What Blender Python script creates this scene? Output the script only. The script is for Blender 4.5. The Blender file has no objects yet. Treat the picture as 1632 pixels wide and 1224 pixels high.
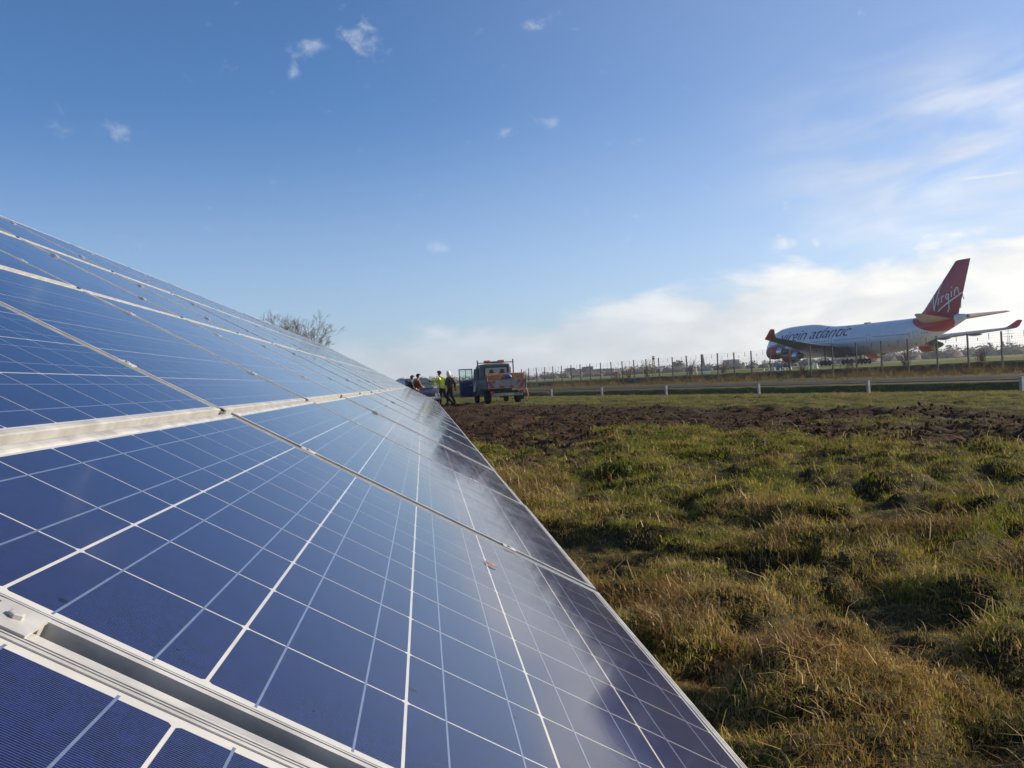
import bpy, bmesh, math, random
import numpy as np
from mathutils import Matrix, Vector
R = math.radians
random.seed(7)
scene = bpy.context.scene
COL = scene.collection

# ------------------------------------------------------------------ camera
CAMZ = 1.20
YAW, PITCH, ROLL = R(5.255), R(-0.21), R(3.0)
def cam_dir(a, b):
    cr, sr = math.cos(ROLL), math.sin(ROLL)
    a, b = cr * a - sr * b, sr * a + cr * b
    cp, sp = math.cos(PITCH), math.sin(PITCH)
    x, y, z = a, cp + sp * b, sp - cp * b
    cy, sy = math.cos(YAW), math.sin(YAW)
    return Vector((cy * x + sy * y, -sy * x + cy * y, z))
fwd = cam_dir(0, 0).normalized()
right = (cam_dir(1, 0) - cam_dir(0, 0)).normalized()
up = right.cross(fwd)
cam = bpy.data.cameras.new("camera")
cam.sensor_width = 36.0
cam.lens = 1540 / 1632 * 36
cam.clip_start = 0.05
cam.clip_end = 12000
cam_o = bpy.data.objects.new("camera", cam)
COL.objects.link(cam_o)
cam_o.matrix_world = Matrix(((right.x, up.x, -fwd.x, 0), (right.y, up.y, -fwd.y, 0),
                             (right.z, up.z, -fwd.z, CAMZ), (0, 0, 0, 1)))
scene.camera = cam_o

# ------------------------------------------------------------------ light
SUN_AZ, SUN_EL = R(79), R(17)          # azimuth measured from +Y towards +X
SKY_STRENGTH = 0.096
SUN_STRENGTH = 5.0
EXPOSURE = 0.72
world = bpy.data.worlds.new("World")
scene.world = world
world.use_nodes = True
wt = world.node_tree
wt.nodes.clear()
sun = bpy.data.lights.new("sun", 'SUN')
sun.energy = SUN_STRENGTH
sun.angle = R(0.55)
sun.color = (1.0, 0.85, 0.62)
sun_o = bpy.data.objects.new("sun", sun)
COL.objects.link(sun_o)
sd = Vector((math.sin(SUN_AZ) * math.cos(SUN_EL), math.cos(SUN_AZ) * math.cos(SUN_EL), math.sin(SUN_EL)))
sun_o.rotation_euler = sd.to_track_quat('Z', 'Y').to_euler()
sun_o.location = sd * 50
scene.view_settings.view_transform = 'Standard'
scene.view_settings.look = 'None'
scene.view_settings.exposure = EXPOSURE
scene.view_settings.gamma = 1.0
scene.view_settings.use_curve_mapping = False
scene.cycles.max_bounces = 6
scene.cycles.diffuse_bounces = 2
scene.cycles.glossy_bounces = 3
scene.cycles.transmission_bounces = 4
scene.cycles.volume_bounces = 0

class NT:
    """small helper that writes node maths"""
    def __init__(s, tree): s.t = tree
    def new(s, typ, **kw):
        n = s.t.nodes.new(typ)
        for k, v in kw.items(): setattr(n, k, v)
        return n
    def put(s, sock, v):
        if isinstance(v, bpy.types.NodeSocket): s.t.links.new(v, sock)
        else: sock.default_value = v
    def m(s, op, a, b=0.0, c=0.0, clamp=False):
        n = s.new('ShaderNodeMath', operation=op, use_clamp=clamp)
        s.put(n.inputs[0], a); s.put(n.inputs[1], b); s.put(n.inputs[2], c)
        return n.outputs[0]
    def vm(s, op, a, b=(0, 0, 0), out=0):
        n = s.new('ShaderNodeVectorMath', operation=op)
        s.put(n.inputs[0], a); s.put(n.inputs[1], b)
        return n.outputs[out]
    def ramp(s, x, a, b, to0=0.0, to1=1.0, smooth=True):
        n = s.new('ShaderNodeMapRange', interpolation_type='SMOOTHSTEP' if smooth else 'LINEAR')
        s.put(n.inputs[0], x); n.inputs[1].default_value = a; n.inputs[2].default_value = b
        n.inputs[3].default_value = to0; n.inputs[4].default_value = to1
        return n.outputs[0]
    def noise(s, vec, scale, detail=4, rough=0.5, dist=0.0):
        n = s.new('ShaderNodeTexNoise')
        if vec is not None: s.put(n.inputs['Vector'], vec)
        n.inputs['Scale'].default_value = scale; n.inputs['Detail'].default_value = detail
        n.inputs['Roughness'].default_value = rough; n.inputs['Distortion'].default_value = dist
        return n.outputs[0]
    def mix(s, f, a, b, blend='MIX'):
        n = s.new('ShaderNodeMix', data_type='RGBA', blend_type=blend)
        s.put(n.inputs[0], f)
        s.put(n.inputs[6], a if isinstance(a, bpy.types.NodeSocket) else (*a[:3], 1))
        s.put(n.inputs[7], b if isinstance(b, bpy.types.NodeSocket) else (*b[:3], 1))
        return n.outputs[2]

W = NT(wt)
sky = W.new('ShaderNodeTexSky', sky_type='NISHITA', sun_disc=False)
sky.sun_elevation = SUN_EL
sky.sun_rotation = SUN_AZ
sky.altitude = 30
sky.air_density = 0.85
sky.dust_density = 0.7
sky.ozone_density = 6.0
gen = W.new('ShaderNodeTexCoord').outputs['Generated']
sep = W.new('ShaderNodeSeparateXYZ'); wt.links.new(gen, sep.inputs[0])
dx, dy, dz = sep.outputs
el = W.m('MULTIPLY', W.m('ARCSINE', dz), 180 / math.pi)
az = W.m('MULTIPLY', W.m('ARCTAN2', dx, dy), 180 / math.pi)
azel = W.new('ShaderNodeCombineXYZ'); W.put(azel.inputs[0], az); W.put(azel.inputs[1], W.m('MULTIPLY', el, 2.6))
azel1 = W.new('ShaderNodeCombineXYZ'); W.put(azel1.inputs[0], az); W.put(azel1.inputs[1], W.m('MULTIPLY', el, 1.3))
nz_bank = W.noise(azel.outputs[0], 0.16, 7, 0.58, 0.25)
nz_big = W.noise(azel.outputs[0], 0.045, 4, 0.5, 0.2)
nz_puff = W.noise(azel1.outputs[0], 0.55, 6, 0.62, 0.35)
# cloud bank low over the horizon, higher and thicker towards the sun
top = W.m('MAXIMUM', W.m('ADD', W.m('MULTIPLY', az, 0.10), 3.6), 2.6)
top = W.m('MINIMUM', top, 8.0)
edge = W.m('ADD', W.m('SUBTRACT', top, el), W.m('MULTIPLY', W.m('SUBTRACT', nz_bank, 0.5), 5.0))
edge = W.m('ADD', edge, W.m('MULTIPLY', W.m('SUBTRACT', nz_big, 0.5), 3.0))
bank = W.ramp(edge, -0.15, 1.3)
bank = W.m('MULTIPLY', bank, W.ramp(az, -16, 22, 0.55, 0.97))
bank = W.m('MULTIPLY', bank, W.ramp(W.m('ADD', W.m('MULTIPLY', nz_bank, 0.7), W.m('MULTIPLY', nz_puff, 0.3)), 0.22, 0.62, 0.45, 1.0))
# high cirrus on the sunny side, slanting streaks
slant = W.new('ShaderNodeCombineXYZ')
W.put(slant.inputs[0], W.m('MULTIPLY', W.m('ADD', az, W.m('MULTIPLY', el, 1.2)), 0.35))
W.put(slant.inputs[1], W.m('MULTIPLY', W.m('SUBTRACT', el, W.m('MULTIPLY', az, 0.22)), 1.5))
nz_cir = W.noise(slant.outputs[0], 0.28, 6, 0.55, 0.4)
cir = W.m('MULTIPLY', W.ramp(nz_cir, 0.30, 0.72), W.ramp(az, 16, 31))
cir = W.m('MULTIPLY', cir, W.m('MULTIPLY', W.ramp(el, 4.5, 7.5), W.ramp(el, 19, 11)))
cir = W.m('MULTIPLY', cir, 0.62)
dens = W.m('MAXIMUM', bank, cir)
# a few small torn cumulus scraps: (azimuth, elevation, half width, half height, strength)
for a, e, w, h, k in [(-5.4, 19.3, 1.0, 0.6, .5), (-2.6, 19.9, 1.6, 0.75, .75), (-6.6, 17.9, .35, .5, .45), (7.4, 20.0, .8, .35, .6),
                      (-16.3, 14.5, .9, .6, .35), (-19.1, 14.4, .9, .45, .25), (5.9, 14.35, .8, .35, .55), (3.4, 13.9, .4, .25, .35),
                      (8.3, 14.8, .7, .35, .35), (1.2, 8.0, .9, .4, .3), (12.5, 7.9, .6, .4, .4), (21.7, 6.9, 2.0, .45, .7),
                      (29.9, 6.6, 2.2, .3, .8)]:
    g = W.m('ADD', W.m('POWER', W.m('DIVIDE', W.m('SUBTRACT', az, a), w), 2.0),
            W.m('POWER', W.m('DIVIDE', W.m('SUBTRACT', el, e), h), 2.0))
    g = W.m('MULTIPLY', W.m('EXPONENT', W.m('MULTIPLY', g, -0.7)), 1.0)
    g = W.m('MULTIPLY', W.ramp(W.m('ADD', g, W.m('MULTIPLY', W.m('SUBTRACT', nz_puff, 0.5), 3.4)), 0.42, 2.0), k * 1.6)
    dens = W.m('MAXIMUM', dens, g)
# contrail
ct = W.m('SUBTRACT', el, W.m('ADD', W.m('MULTIPLY', az, 0.0), 9.4))
ct = W.m('EXPONENT', W.m('MULTIPLY', W.m('POWER', W.m('DIVIDE', ct, 0.11), 2.0), -1.0))
ct = W.m('MULTIPLY', ct, W.m('MULTIPLY', W.ramp(az, 29.6, 31.5), W.ramp(az, 50, 44)))
dens = W.m('MAXIMUM', dens, W.m('MULTIPLY', ct, W.ramp(nz_puff, .3, .6, .3, .7)), 0, True)
warm = W.ramp(az, -5, 34)
shade = W.ramp(W.m('ADD', W.m('MULTIPLY', nz_bank, .5), W.m('MULTIPLY', nz_big, .5)), 0.36, 0.6)
ccol = W.mix(warm, (4.4, 4.8, 5.4), (7.0, 6.8, 6.4))
cdark = W.mix(warm, (3.7, 4.05, 4.6), (5.2, 5.1, 5.0))
ccol = W.mix(shade, cdark, ccol)
veil = W.m('ADD', W.m('MULTIPLY', W.ramp(el, 17, 3, 0, 1), .20), W.m('MULTIPLY', W.ramp(az, -8, 38), .17))
clear = W.mix(veil, sky.outputs[0], (6.0, 6.0, 6.4))
skyc = W.mix(dens, clear, ccol)
bg = W.new('ShaderNodeBackground'); bg.inputs[1].default_value = SKY_STRENGTH
wt.links.new(skyc, bg.inputs[0])
wo = W.new('ShaderNodeOutputWorld'); wt.links.new(bg.outputs[0], wo.inputs[0])

# ------------------------------------------------------------------ materials
MATS = {}
def mat(name, col, rough=0.6, metal=0.0, var=0.12, scale=6.0, bump=0.0, bscale=40.0, coat=0.0, spec=0.5, crough=0.05):
    if name in MATS: return MATS[name]
    m = bpy.data.materials.new(name); m.use_nodes = True
    n = NT(m.node_tree); b = m.node_tree.nodes['Principled BSDF']
    pos = n.new('ShaderNodeTexCoord').outputs['Object']
    f = n.noise(pos, scale, 5, 0.6)
    lo = tuple(c * (1 - var) for c in col); hi = tuple(min(1, c * (1 + var)) for c in col)
    n.put(b.inputs['Base Color'], n.mix(n.ramp(f, .3, .7), lo, hi))
    n.put(b.inputs['Roughness'], n.ramp(f, .3, .7, max(0.02, rough * .88), min(1, rough * 1.1)))
    b.inputs['Metallic'].default_value = metal
    b.inputs['Specular IOR Level'].default_value = spec
    b.inputs['Coat Weight'].default_value = coat
    b.inputs['Coat Roughness'].default_value = crough
    if bump:
        bp = n.new('ShaderNodeBump'); bp.inputs['Strength'].default_value = bump; bp.inputs['Distance'].default_value = .02
        n.put(bp.inputs['Height'], n.noise(pos, bscale, 4, .6)); n.put(b.inputs['Normal'], bp.outputs[0])
    MATS[name] = m
    return m

ALU = mat('aluminium', (.45, .45, .45), .40, .25, .18, 14, 0.05, 300)
STEEL = mat('galvanised_steel', (.30, .31, .32), .55, .6, .2, 12)
RUBBER = mat('rubber', (.018, .018, .019), .85, 0, .3, 20)
BLACK = mat('black_plastic', (.02, .02, .022), .5, 0, .2)
CHROME = mat('bright_metal', (.72, .73, .75), .25, .9, .05)
WHITEP = mat('white_paint', (.78, .78, .76), .5, 0, .08, 3)
REDP = mat('red_paint', (.38, .03, .025), .45, 0, .1, 4)

def cell_material():
    m = bpy.data.materials.new('silicon_cell'); m.use_nodes = True
    n = NT(m.node_tree); b = m.node_tree.nodes['Principled BSDF']
    tc = n.new('ShaderNodeTexCoord'); geo = n.new('ShaderNodeNewGeometry')
    pos = geo.outputs['Position']
    vor = n.new('ShaderNodeTexVoronoi'); n.put(vor.inputs['Vector'], pos); vor.inputs['Scale'].default_value = 110
    gx = n.new('ShaderNodeSeparateColor'); n.put(gx.inputs[0], vor.outputs['Color'])
    grain = n.noise(pos, 420, 2, .6)
    oi = n.new('ShaderNodeObjectInfo').outputs['Random']
    c = n.mix(gx.outputs[0], (.0014, .0024, .030), (.0040, .0068, .074))
    c = n.mix(n.m('MULTIPLY', oi, .35), c, (.003, .006, .034))
    c = n.mix(n.m('MULTIPLY', n.ramp(grain, .35, .7), .35), c, (.013, .022, .095))
    big = n.noise(pos, 1.3, 3, .5)
    c = n.mix(n.m('MULTIPLY', n.ramp(big, .35, .65), .25), c, (.005, .007, .055))
    # fine silver fingers, running up the slope, one every 2.4 mm along the row (world Y)
    sp = n.new('ShaderNodeSeparateXYZ'); n.put(sp.inputs[0], pos)
    fr = n.m('FRACT', n.m('MULTIPLY', sp.outputs[1], 1 / .0026))
    fing = n.m('LESS_THAN', n.m('ABSOLUTE', n.m('SUBTRACT', fr, .5)), .07)
    fing = n.m('MULTIPLY', fing, n.ramp(sp.outputs[1], .9, 2.2, .55, .0))
    c = n.mix(fing, c, (.16, .18, .26))
    # dark droppings / mud specks
    pv2 = n.new('ShaderNodeCombineXYZ'); n.put(pv2.inputs[0], sp.outputs[1]); n.put(pv2.inputs[1], n.vm('DOT_PRODUCT', pos, (-.8711, 0, .4911), out=1))
    vs = n.new('ShaderNodeTexVoronoi', voronoi_dimensions='2D'); n.put(vs.inputs['Vector'], pv2.outputs[0]); vs.inputs['Scale'].default_value = 17
    sc = n.new('ShaderNodeSeparateColor'); n.put(sc.inputs[0], vs.outputs['Color'])
    patch = n.ramp(n.noise(pos, 1.7, 2, .5), .50, .53)
    spot = n.m('MULTIPLY', n.m('LESS_THAN', vs.outputs['Distance'], n.m('MULTIPLY', sc.outputs[1], .075)), n.m('GREATER_THAN', sc.outputs[0], .72))
    spot = n.m('MULTIPLY', spot, patch)
    c = n.mix(spot, c, (.006, .006, .007))
    # thin film of dust
    dust = n.noise(pos, 5, 6, .65)
    c = n.mix(n.ramp(dust, .5, .8, 0.0, .012), c, (.32, .3, .27))
    n.put(b.inputs['Base Color'], c)
    b.inputs['Roughness'].default_value = .55
    b.inputs['Specular IOR Level'].default_value = .03
    b.inputs['Coat Weight'].default_value = 1.0
    b.inputs['Coat IOR'].default_value = 1.38
    n.put(b.inputs['Coat Roughness'], n.ramp(dust, .35, .75, .055, .12))
    bp = n.new('ShaderNodeBump'); bp.inputs['Strength'].default_value = .04; bp.inputs['Distance'].default_value = .001
    n.put(bp.inputs['Height'], n.noise(pos, 160, 2, .5)); n.put(b.inputs['Coat Normal'], bp.outputs[0])
    return m
CELL = cell_material()
SHEET = mat('white_backsheet', (.46, .46, .46), .55, 0, .06, 20, coat=1.0, crough=.07, spec=.1)
RIBBON = mat('silver_ribbon', (.15, .19, .30), .45, .35, .1, 40, coat=1.0, crough=.07)

# ------------------------------------------------------------------ mesh helpers
class MB:
    def __init__(s): s.v = []; s.f = []; s.mi = []
    def add(s, vs, fs, mi=0):
        o = len(s.v); s.v += [tuple(v) for v in vs]
        s.f += [tuple(i + o for i in f) for f in fs]; s.mi += [mi] * len(fs)
        return s
    def box(s, c, size, rz=0.0, mi=0, taper=1.0, M=None):
        hx, hy, hz = (q / 2 for q in size); out = []
        for z, k in ((-hz, 1.0), (hz, taper)):
            for x, y in ((-hx, -hy), (hx, -hy), (hx, hy), (-hx, hy)): out.append(Vector((x * k, y * k, z)))
        Q = Matrix.Rotation(rz, 3, 'Z') if M is None else M
        out = [Q @ v + Vector(c) for v in out]
        return s.add(out, [(3, 2, 1, 0), (4, 5, 6, 7), (0, 1, 5, 4), (1, 2, 6, 5), (2, 3, 7, 6), (3, 0, 4, 7)], mi)
    def rings(s, rings, mi=0, cap=True, closed=True):
        n = len(rings[0]); vs = [p for r in rings for p in r]; fs = []
        for k in range(len(rings) - 1):
            for i in range(n if closed else n - 1):
                j = (i + 1) % n; a = k * n; b = a + n
                fs.append((a + i, a + j, b + j, b + i))
        if cap:
            fs.append(tuple(range(n))[::-1]); fs.append(tuple(range((len(rings) - 1) * n, len(rings) * n)))
        return s.add(vs, fs, mi)
    def tube(s, pts, rads, n=8, mi=0, cap=True):
        pts = [Vector(p) for p in pts]
        if not hasattr(rads, '__len__'): rads = [rads] * len(pts)
        rs = []
        for i, p in enumerate(pts):
            d = (pts[min(i + 1, len(pts) - 1)] - pts[max(i - 1, 0)]).normalized()
            u = d.orthogonal().normalized() if i == 0 else (u - d * u.dot(d)).normalized()
            w = d.cross(u)
            rs.append([p + (u * math.cos(2 * math.pi * k / n) + w * math.sin(2 * math.pi * k / n)) * rads[i] for k in range(n)])
        return s.rings(rs, mi, cap)
    def lathe(s, prof, axis='X', c=(0, 0, 0), n=20, mi=0, cap=True):
        rs = []
        for t, r in prof:
            ring = []
            for k in range(n):
                a = 2 * math.pi * k / n; p, q = r * math.cos(a), r * math.sin(a)
                ring.append({'X': (c[0] + t, c[1] + p, c[2] + q), 'Y': (c[0] + q, c[1] + t, c[2] + p), 'Z': (c[0] + p, c[1] + q, c[2] + t)}[axis])
            rs.append(ring)
        return s.rings(rs, mi, cap)
    def prism(s, poly, d0, d1, axis='Y', mi=0):
        def P(p, d): return {'X': (d, p[0], p[1]), 'Y': (p[0], d, p[1]), 'Z': (p[0], p[1], d)}[axis]
        return s.rings([[P(p, d0) for p in poly], [P(p, d1) for p in poly]], mi)
    def mesh(s, name, mats, smooth=False):
        me = bpy.data.meshes.new(name); me.from_pydata(s.v, [], s.f)
        for m in (mats if isinstance(mats, (list, tuple)) else [mats]): me.materials.append(m)
        if any(s.mi): me.polygons.foreach_set('material_index', s.mi)
        bm = bmesh.new(); bm.from_mesh(me); bmesh.ops.recalc_face_normals(bm, faces=bm.faces); bm.to_mesh(me); bm.free()
        if smooth:
            me.polygons.foreach_set('use_smooth', [True] * len(me.polygons))
            me.set_sharp_from_angle(angle=R(40))
        return me
    def build(s, name, mats, parent=None, smooth=False):
        return link(name, s.mesh(name, mats, smooth), parent)

def link(name, data, parent=None, loc=None, rz=None):
    o = bpy.data.objects.new(name, data); COL.objects.link(o)
    if parent is not None: o.parent = parent
    if loc is not None: o.location = loc
    if rz is not None: o.rotation_euler = (0, 0, rz)
    return o
def tag(o, label=None, cat=None, group=None, kind=None):
    if label: o['label'] = label
    if cat: o['category'] = cat
    if group: o['group'] = group
    if kind: o['kind'] = kind
    return o
def thing(name, label, cat, loc=(0, 0, 0), rz=0.0, group=None):
    return tag(link(name, None, None, loc, rz), label, cat, group)
def bevel(o, w, seg=2):
    m = o.modifiers.new('bevel', 'BEVEL'); m.width = w; m.segments = seg; m.limit_method = 'ANGLE'; m.angle_limit = R(35)
    return o
def skin_mesh(name, joints, edges, mats, sub=2, matfn=None):
    """continuous body from a skeleton: joints = [(x,y,z,r) or (x,y,z,rx,ry)]"""
    me = bpy.data.meshes.new(name); me.from_pydata([j[:3] for j in joints], edges, [])
    o = bpy.data.objects.new(name, me); COL.objects.link(o)
    sk = o.modifiers.new('skin', 'SKIN'); sk.use_smooth_shade = True
    lay = me.skin_vertices[0] if me.skin_vertices else None
    if lay is None:
        bm = bmesh.new(); bm.from_mesh(me); bm.verts.layers.skin.verify(); bm.to_mesh(me); bm.free(); lay = me.skin_vertices[0]
    for i, j in enumerate(joints):
        lay.data[i].radius = (j[3], j[4] if len(j) > 4 else j[3])
        lay.data[i].use_root = (i == 0)
    ss = o.modifiers.new('sub', 'SUBSURF'); ss.levels = sub; ss.render_levels = sub
    dg = bpy.context.evaluated_depsgraph_get(); dg.update()
    res = bpy.data.meshes.new_from_object(o.evaluated_get(dg), depsgraph=dg)
    bpy.data.objects.remove(o); bpy.data.meshes.remove(me)
    res.name = name; res.materials.clear()
    for m in (mats if isinstance(mats, (list, tuple)) else [mats]): res.materials.append(m)
    for p in res.polygons:
        p.use_smooth = True
        if matfn: p.material_index = matfn(p.center)
    return res

# ------------------------------------------------------------------ terrain
_tabs = {}
def vnoise(x, y, seed=0):
    if seed not in _tabs: _tabs[seed] = np.random.RandomState(seed).rand(256, 256)
    T = _tabs[seed]; xi = np.floor(x).astype(int); yi = np.floor(y).astype(int); fx = x - xi; fy = y - yi
    fx = fx * fx * (3 - 2 * fx); fy = fy * fy * (3 - 2 * fy)
    a = T[xi % 256, yi % 256]; b = T[(xi + 1) % 256, yi % 256]; c = T[xi % 256, (yi + 1) % 256]; d = T[(xi + 1) % 256, (yi + 1) % 256]
    return (a * (1 - fx) + b * fx) * (1 - fy) + (c * (1 - fx) + d * fx) * fy
def fbm(x, y, seed=0, o=4):
    s = 0; a = .5; t = 0
    for k in range(o): s = s + a * vnoise(x, y, seed + k); t += a; a *= .5; x = x * 2.03 + 17.1; y = y * 2.03 + 5.3
    return s / t
def sst(a, b, x):
    t = np.clip((x - a) / (b - a), 0, 1); return t * t * (3 - 2 * t)
NS = (0.955, 0.296)                                  # across the road, away from the array
def sd_(x, y): return NS[0] * x + NS[1] * y
def soil_mask(x, y):
    s = sd_(x, y) + (fbm(x / 2.2, y / 2.2, 31, 4) - .5) * 3.2
    lo = 9.7 - 4.4 * sst(4.8, 1.0, x)
    m = sst(lo - .9, lo + 1.1, s + (fbm(x / .55, y / .55, 35, 3) - .5) * 2.4) * sst(18.4, 17.2, s + (fbm(x / .6, y / .6, 37, 3) - .5) * 1.6)
    mid = sst(.52, .62, fbm(x / 2.5 + 9, y / 2.5, 41, 3)) * sst(5, 9, x) * sst(.9, .0, np.abs(s - 14.2) / 2)
    m = m * (1 - .8 * mid)
    for c in (20.6, 22.9):
        t = sst(.55, .1, np.abs(s - c)) * sst(.42, .6, fbm(x / 3.1, y / 3.1, 51, 3))
        m = np.maximum(m, t * .8)
    return m * (y > 0)
BS = [-1e5, 27.5, 27.9, 28.25, 28.95, 31, 40.2, 44, 57, 60.6, 62.0, 1e6]
BZ = [0, 0, -.13, -.11, .25, .2, .2, .1, .0, .02, .75, .75]
def height(x, y):
    x = np.asarray(x, float); y = np.asarray(y, float)
    s = sd_(x, y); r = np.hypot(x, y)
    z = np.interp(s + (fbm(x / 1.7, y / 1.7, 61, 3) - .5) * .5, BS, BZ)
    so = soil_mask(x, y)
    near = sst(26.5, 23.5, s)
    far_s = sst(8, 18, s)
    u = x * .8 + y * .6; v = -x * .6 + y * .8
    t1 = fbm(u / .62, v / .40, 71, 3); t2 = fbm(x / .36, y / .28, 81, 3); t0 = fbm(x / 4.5, y / 4.5, 91, 2)
    tus = (sst(.36, .68, t1) * .15 + (t2 - .5) * .25 + (t0 - .5) * .12 - .04) * (1 - .5 * far_s)
    clod = (fbm(x / .34, y / .34, 101, 4) - .5) * .34 + (fbm(x / 1.3, y / 1.3, 105, 3) - .5) * .20 - .04
    z = z + near * (tus * (1 - so) + clod * so)
    fieldn = sst(41, 44, s) * (fbm(x / 3, y / 3, 111, 3) - .5) * .14
    z = z + fieldn * np.where(s > 62, .6, 1)
    # flat pads under the vehicles
    for cx, cy, rr in ((4.4, 53.2, 3.2), (-.4, 54.4, 2.8), (1.5, 55.0, 1.2)):
        k = sst(rr, rr * .55, np.hypot(x - cx, y - cy)); z = z * (1 - k)
    # swells far out hide the end of the sheet
    z = z + sst(1400, 2600, r) * 6 * fbm(x / 900, y / 900, 121, 3)
    return z
def hz(x, y): return float(height(np.array([x]), np.array([y]))[0])

def make_ground():
    azs = np.concatenate([np.arange(-30, 60, .35), np.arange(60, 330, 3.0)])
    azs = np.radians(azs)
    rr = [0.35]
    while rr[-1] < 5000: rr.append(rr[-1] * (1.0125 if rr[-1] < 10 else 1.0062 if rr[-1] < 45 else 1.0125 if rr[-1] < 160 else 1.05) + .004)
    rr = np.array(rr); A, Q = np.meshgrid(azs, rr)
    X = Q * np.sin(A); Y = Q * np.cos(A); Z = height(X, Y)
    na, nr = len(azs), len(rr)
    V = np.stack([X, Y, Z], -1).reshape(-1, 3)
    V = np.vstack([V, [[0, 0, hz(0, 0)]]])
    i = np.arange(nr - 1)[:, None] * na; j = np.arange(na)[None, :]; j2 = (j + 1) % na
    F = np.stack([i + j, i + j2, i + na + j2, i + na + j], -1).reshape(-1, 4)
    F = F[:, ::-1]
    fl = [tuple(f) for f in F.tolist()] + [(len(V) - 1, b, a) for a, b in zip(range(na), [(k + 1) % na for k in range(na)])]
    me = bpy.data.meshes.new('ground'); me.from_pydata(V.tolist(), [], fl)
    me.polygons.foreach_set('use_smooth', [True] * len(me.polygons))
    at = me.attributes.new('soil', 'FLOAT', 'POINT'); at.data.foreach_set('value', np.append(soil_mask(X, Y).ravel(), 0).astype(np.float32))
    bm = bmesh.new(); bm.from_mesh(me); bmesh.ops.recalc_face_normals(bm, faces=bm.faces)
    if sum(f.normal.z for f in bm.faces) < 0: bmesh.ops.reverse_faces(bm, faces=bm.faces)
    bm.to_mesh(me); bm.free()
    m = bpy.data.materials.new('ground'); m.use_nodes = True
    n = NT(m.node_tree); b = m.node_tree.nodes['Principled BSDF']
    pos = n.new('ShaderNodeNewGeometry').outputs['Position']
    soil = n.new('ShaderNodeAttribute', attribute_name='soil').outputs['Fac']
    s = n.vm('DOT_PRODUCT', pos, (NS[0], NS[1], 0), out=1)
    f1 = n.noise(pos, 1.1, 5, .6); f2 = n.noise(pos, 14, 5, .65); f3 = n.noise(pos, .3, 3, .5)
    g = n.mix(n.ramp(f1, .35, .65), (.080, .100, .018), (.160, .135, .045))
    near_ = n.ramp(s, 16, 19)
    g = n.mix(near_, n.mix(n.ramp(f2, .35, .7), (.020, .017, .009), (.065, .055, .022)), n.mix(n.ramp(f2, .3, .72), (.022, .019, .010), g))
    dirt = n.mix(n.ramp(f2, .35, .7), (.020, .011, .006), (.080, .043, .020))
    dirt = n.mix(n.ramp(f1, .5, .75, 0, .6), dirt, (.020, .013, .009))
    scrub = n.mix(n.ramp(f1, .35, .65), (.055, .042, .022), (.10, .075, .038))
    scrub = n.mix(n.ramp(f2, .4, .6), scrub, (.038, .036, .016))
    field = n.mix(n.ramp(f3, .35, .65), (.105, .140, .020), (.150, .150, .030))
    field = n.mix(n.ramp(f2, .4, .75, 0, .5), field, (.06, .06, .02))
    c = n.mix(n.ramp(s, 40, 42), g, scrub)
    c = n.mix(n.ramp(s, 61.6, 62.6), c, field)
    c = n.mix(soil, c, dirt)
    n.put(b.inputs['Base Color'], c); b.inputs['Roughness'].default_value = .95; b.inputs['Specular IOR Level'].default_value = .15
    bp = n.new('ShaderNodeBump'); bp.inputs['Strength'].default_value = .9; bp.inputs['Distance'].default_value = .05
    n.put(bp.inputs['Height'], n.noise(pos, 9, 6, .7)); n.put(b.inputs['Normal'], bp.outputs[0])
    me.materials.append(m)
    return tag(link('ground', me), 'rough tussocky winter grass ground reaching the horizon', kind='structure')
make_ground()

def strip(name, s0, s1, t0, t1, z, m, label, step=4.0, crown=0.0):
    """a strip parallel to the perimeter road; t runs along it"""
    D = Vector((-.296, .955, 0)); N = Vector((NS[0], NS[1], 0)); v = []; f = []
    k = int((t1 - t0) / step)
    for i in range(k + 1):
        t = t0 + i * step
        for q in range(5):
            ss = s0 + (s1 - s0) * q / 4 + (0.12 * math.sin(t * 1.7 + q) if q in (0, 4) else 0)
            p = N * ss + D * t; v.append((p.x, p.y, z + crown * (1 - abs(q - 2) / 2)))
    for i in range(k):
        for q in range(4): a = i * 5 + q; f.append((a, a + 1, a + 6, a + 5))
    mb = MB(); mb.add(v, f)
    return tag(mb.build(name, m, None, True), label, kind='structure')
ASPH = mat('worn_asphalt', (.055, .052, .046), .95, 0, .3, 1.5, .3, 60, spec=.05)
strip('perimeter_road', 32.6, 38.6, -80, 420, .225, ASPH, 'grey perimeter road running along the airfield fence', crown=.05)

# taxiway under the aircraft
HEAD = R(102.62); HV = Vector((math.cos(HEAD), math.sin(HEAD), 0)); LV = Vector((-HV.y, HV.x, 0))
PLANE = Vector((98.65, 215.98, .80))
tv = [PLANE + HV * a + LV * b + Vector((0, 0, -.004)) for a, b in ((-160, -12), (900, -12), (900, 12), (-160, 12))]
CONC = mat('taxiway_concrete', (.26, .255, .24), .85, 0, .2, .8)
mb = MB(); mb.add(tv + [v - Vector((0, 0, .3)) for v in tv], [(0, 1, 2, 3), (7, 6, 5, 4), (0, 4, 5, 1), (1, 5, 6, 2), (2, 6, 7, 3), (3, 7, 4, 0)])
tag(mb.build('taxiway', CONC), 'pale concrete taxiway under the airliner', kind='structure')

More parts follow.
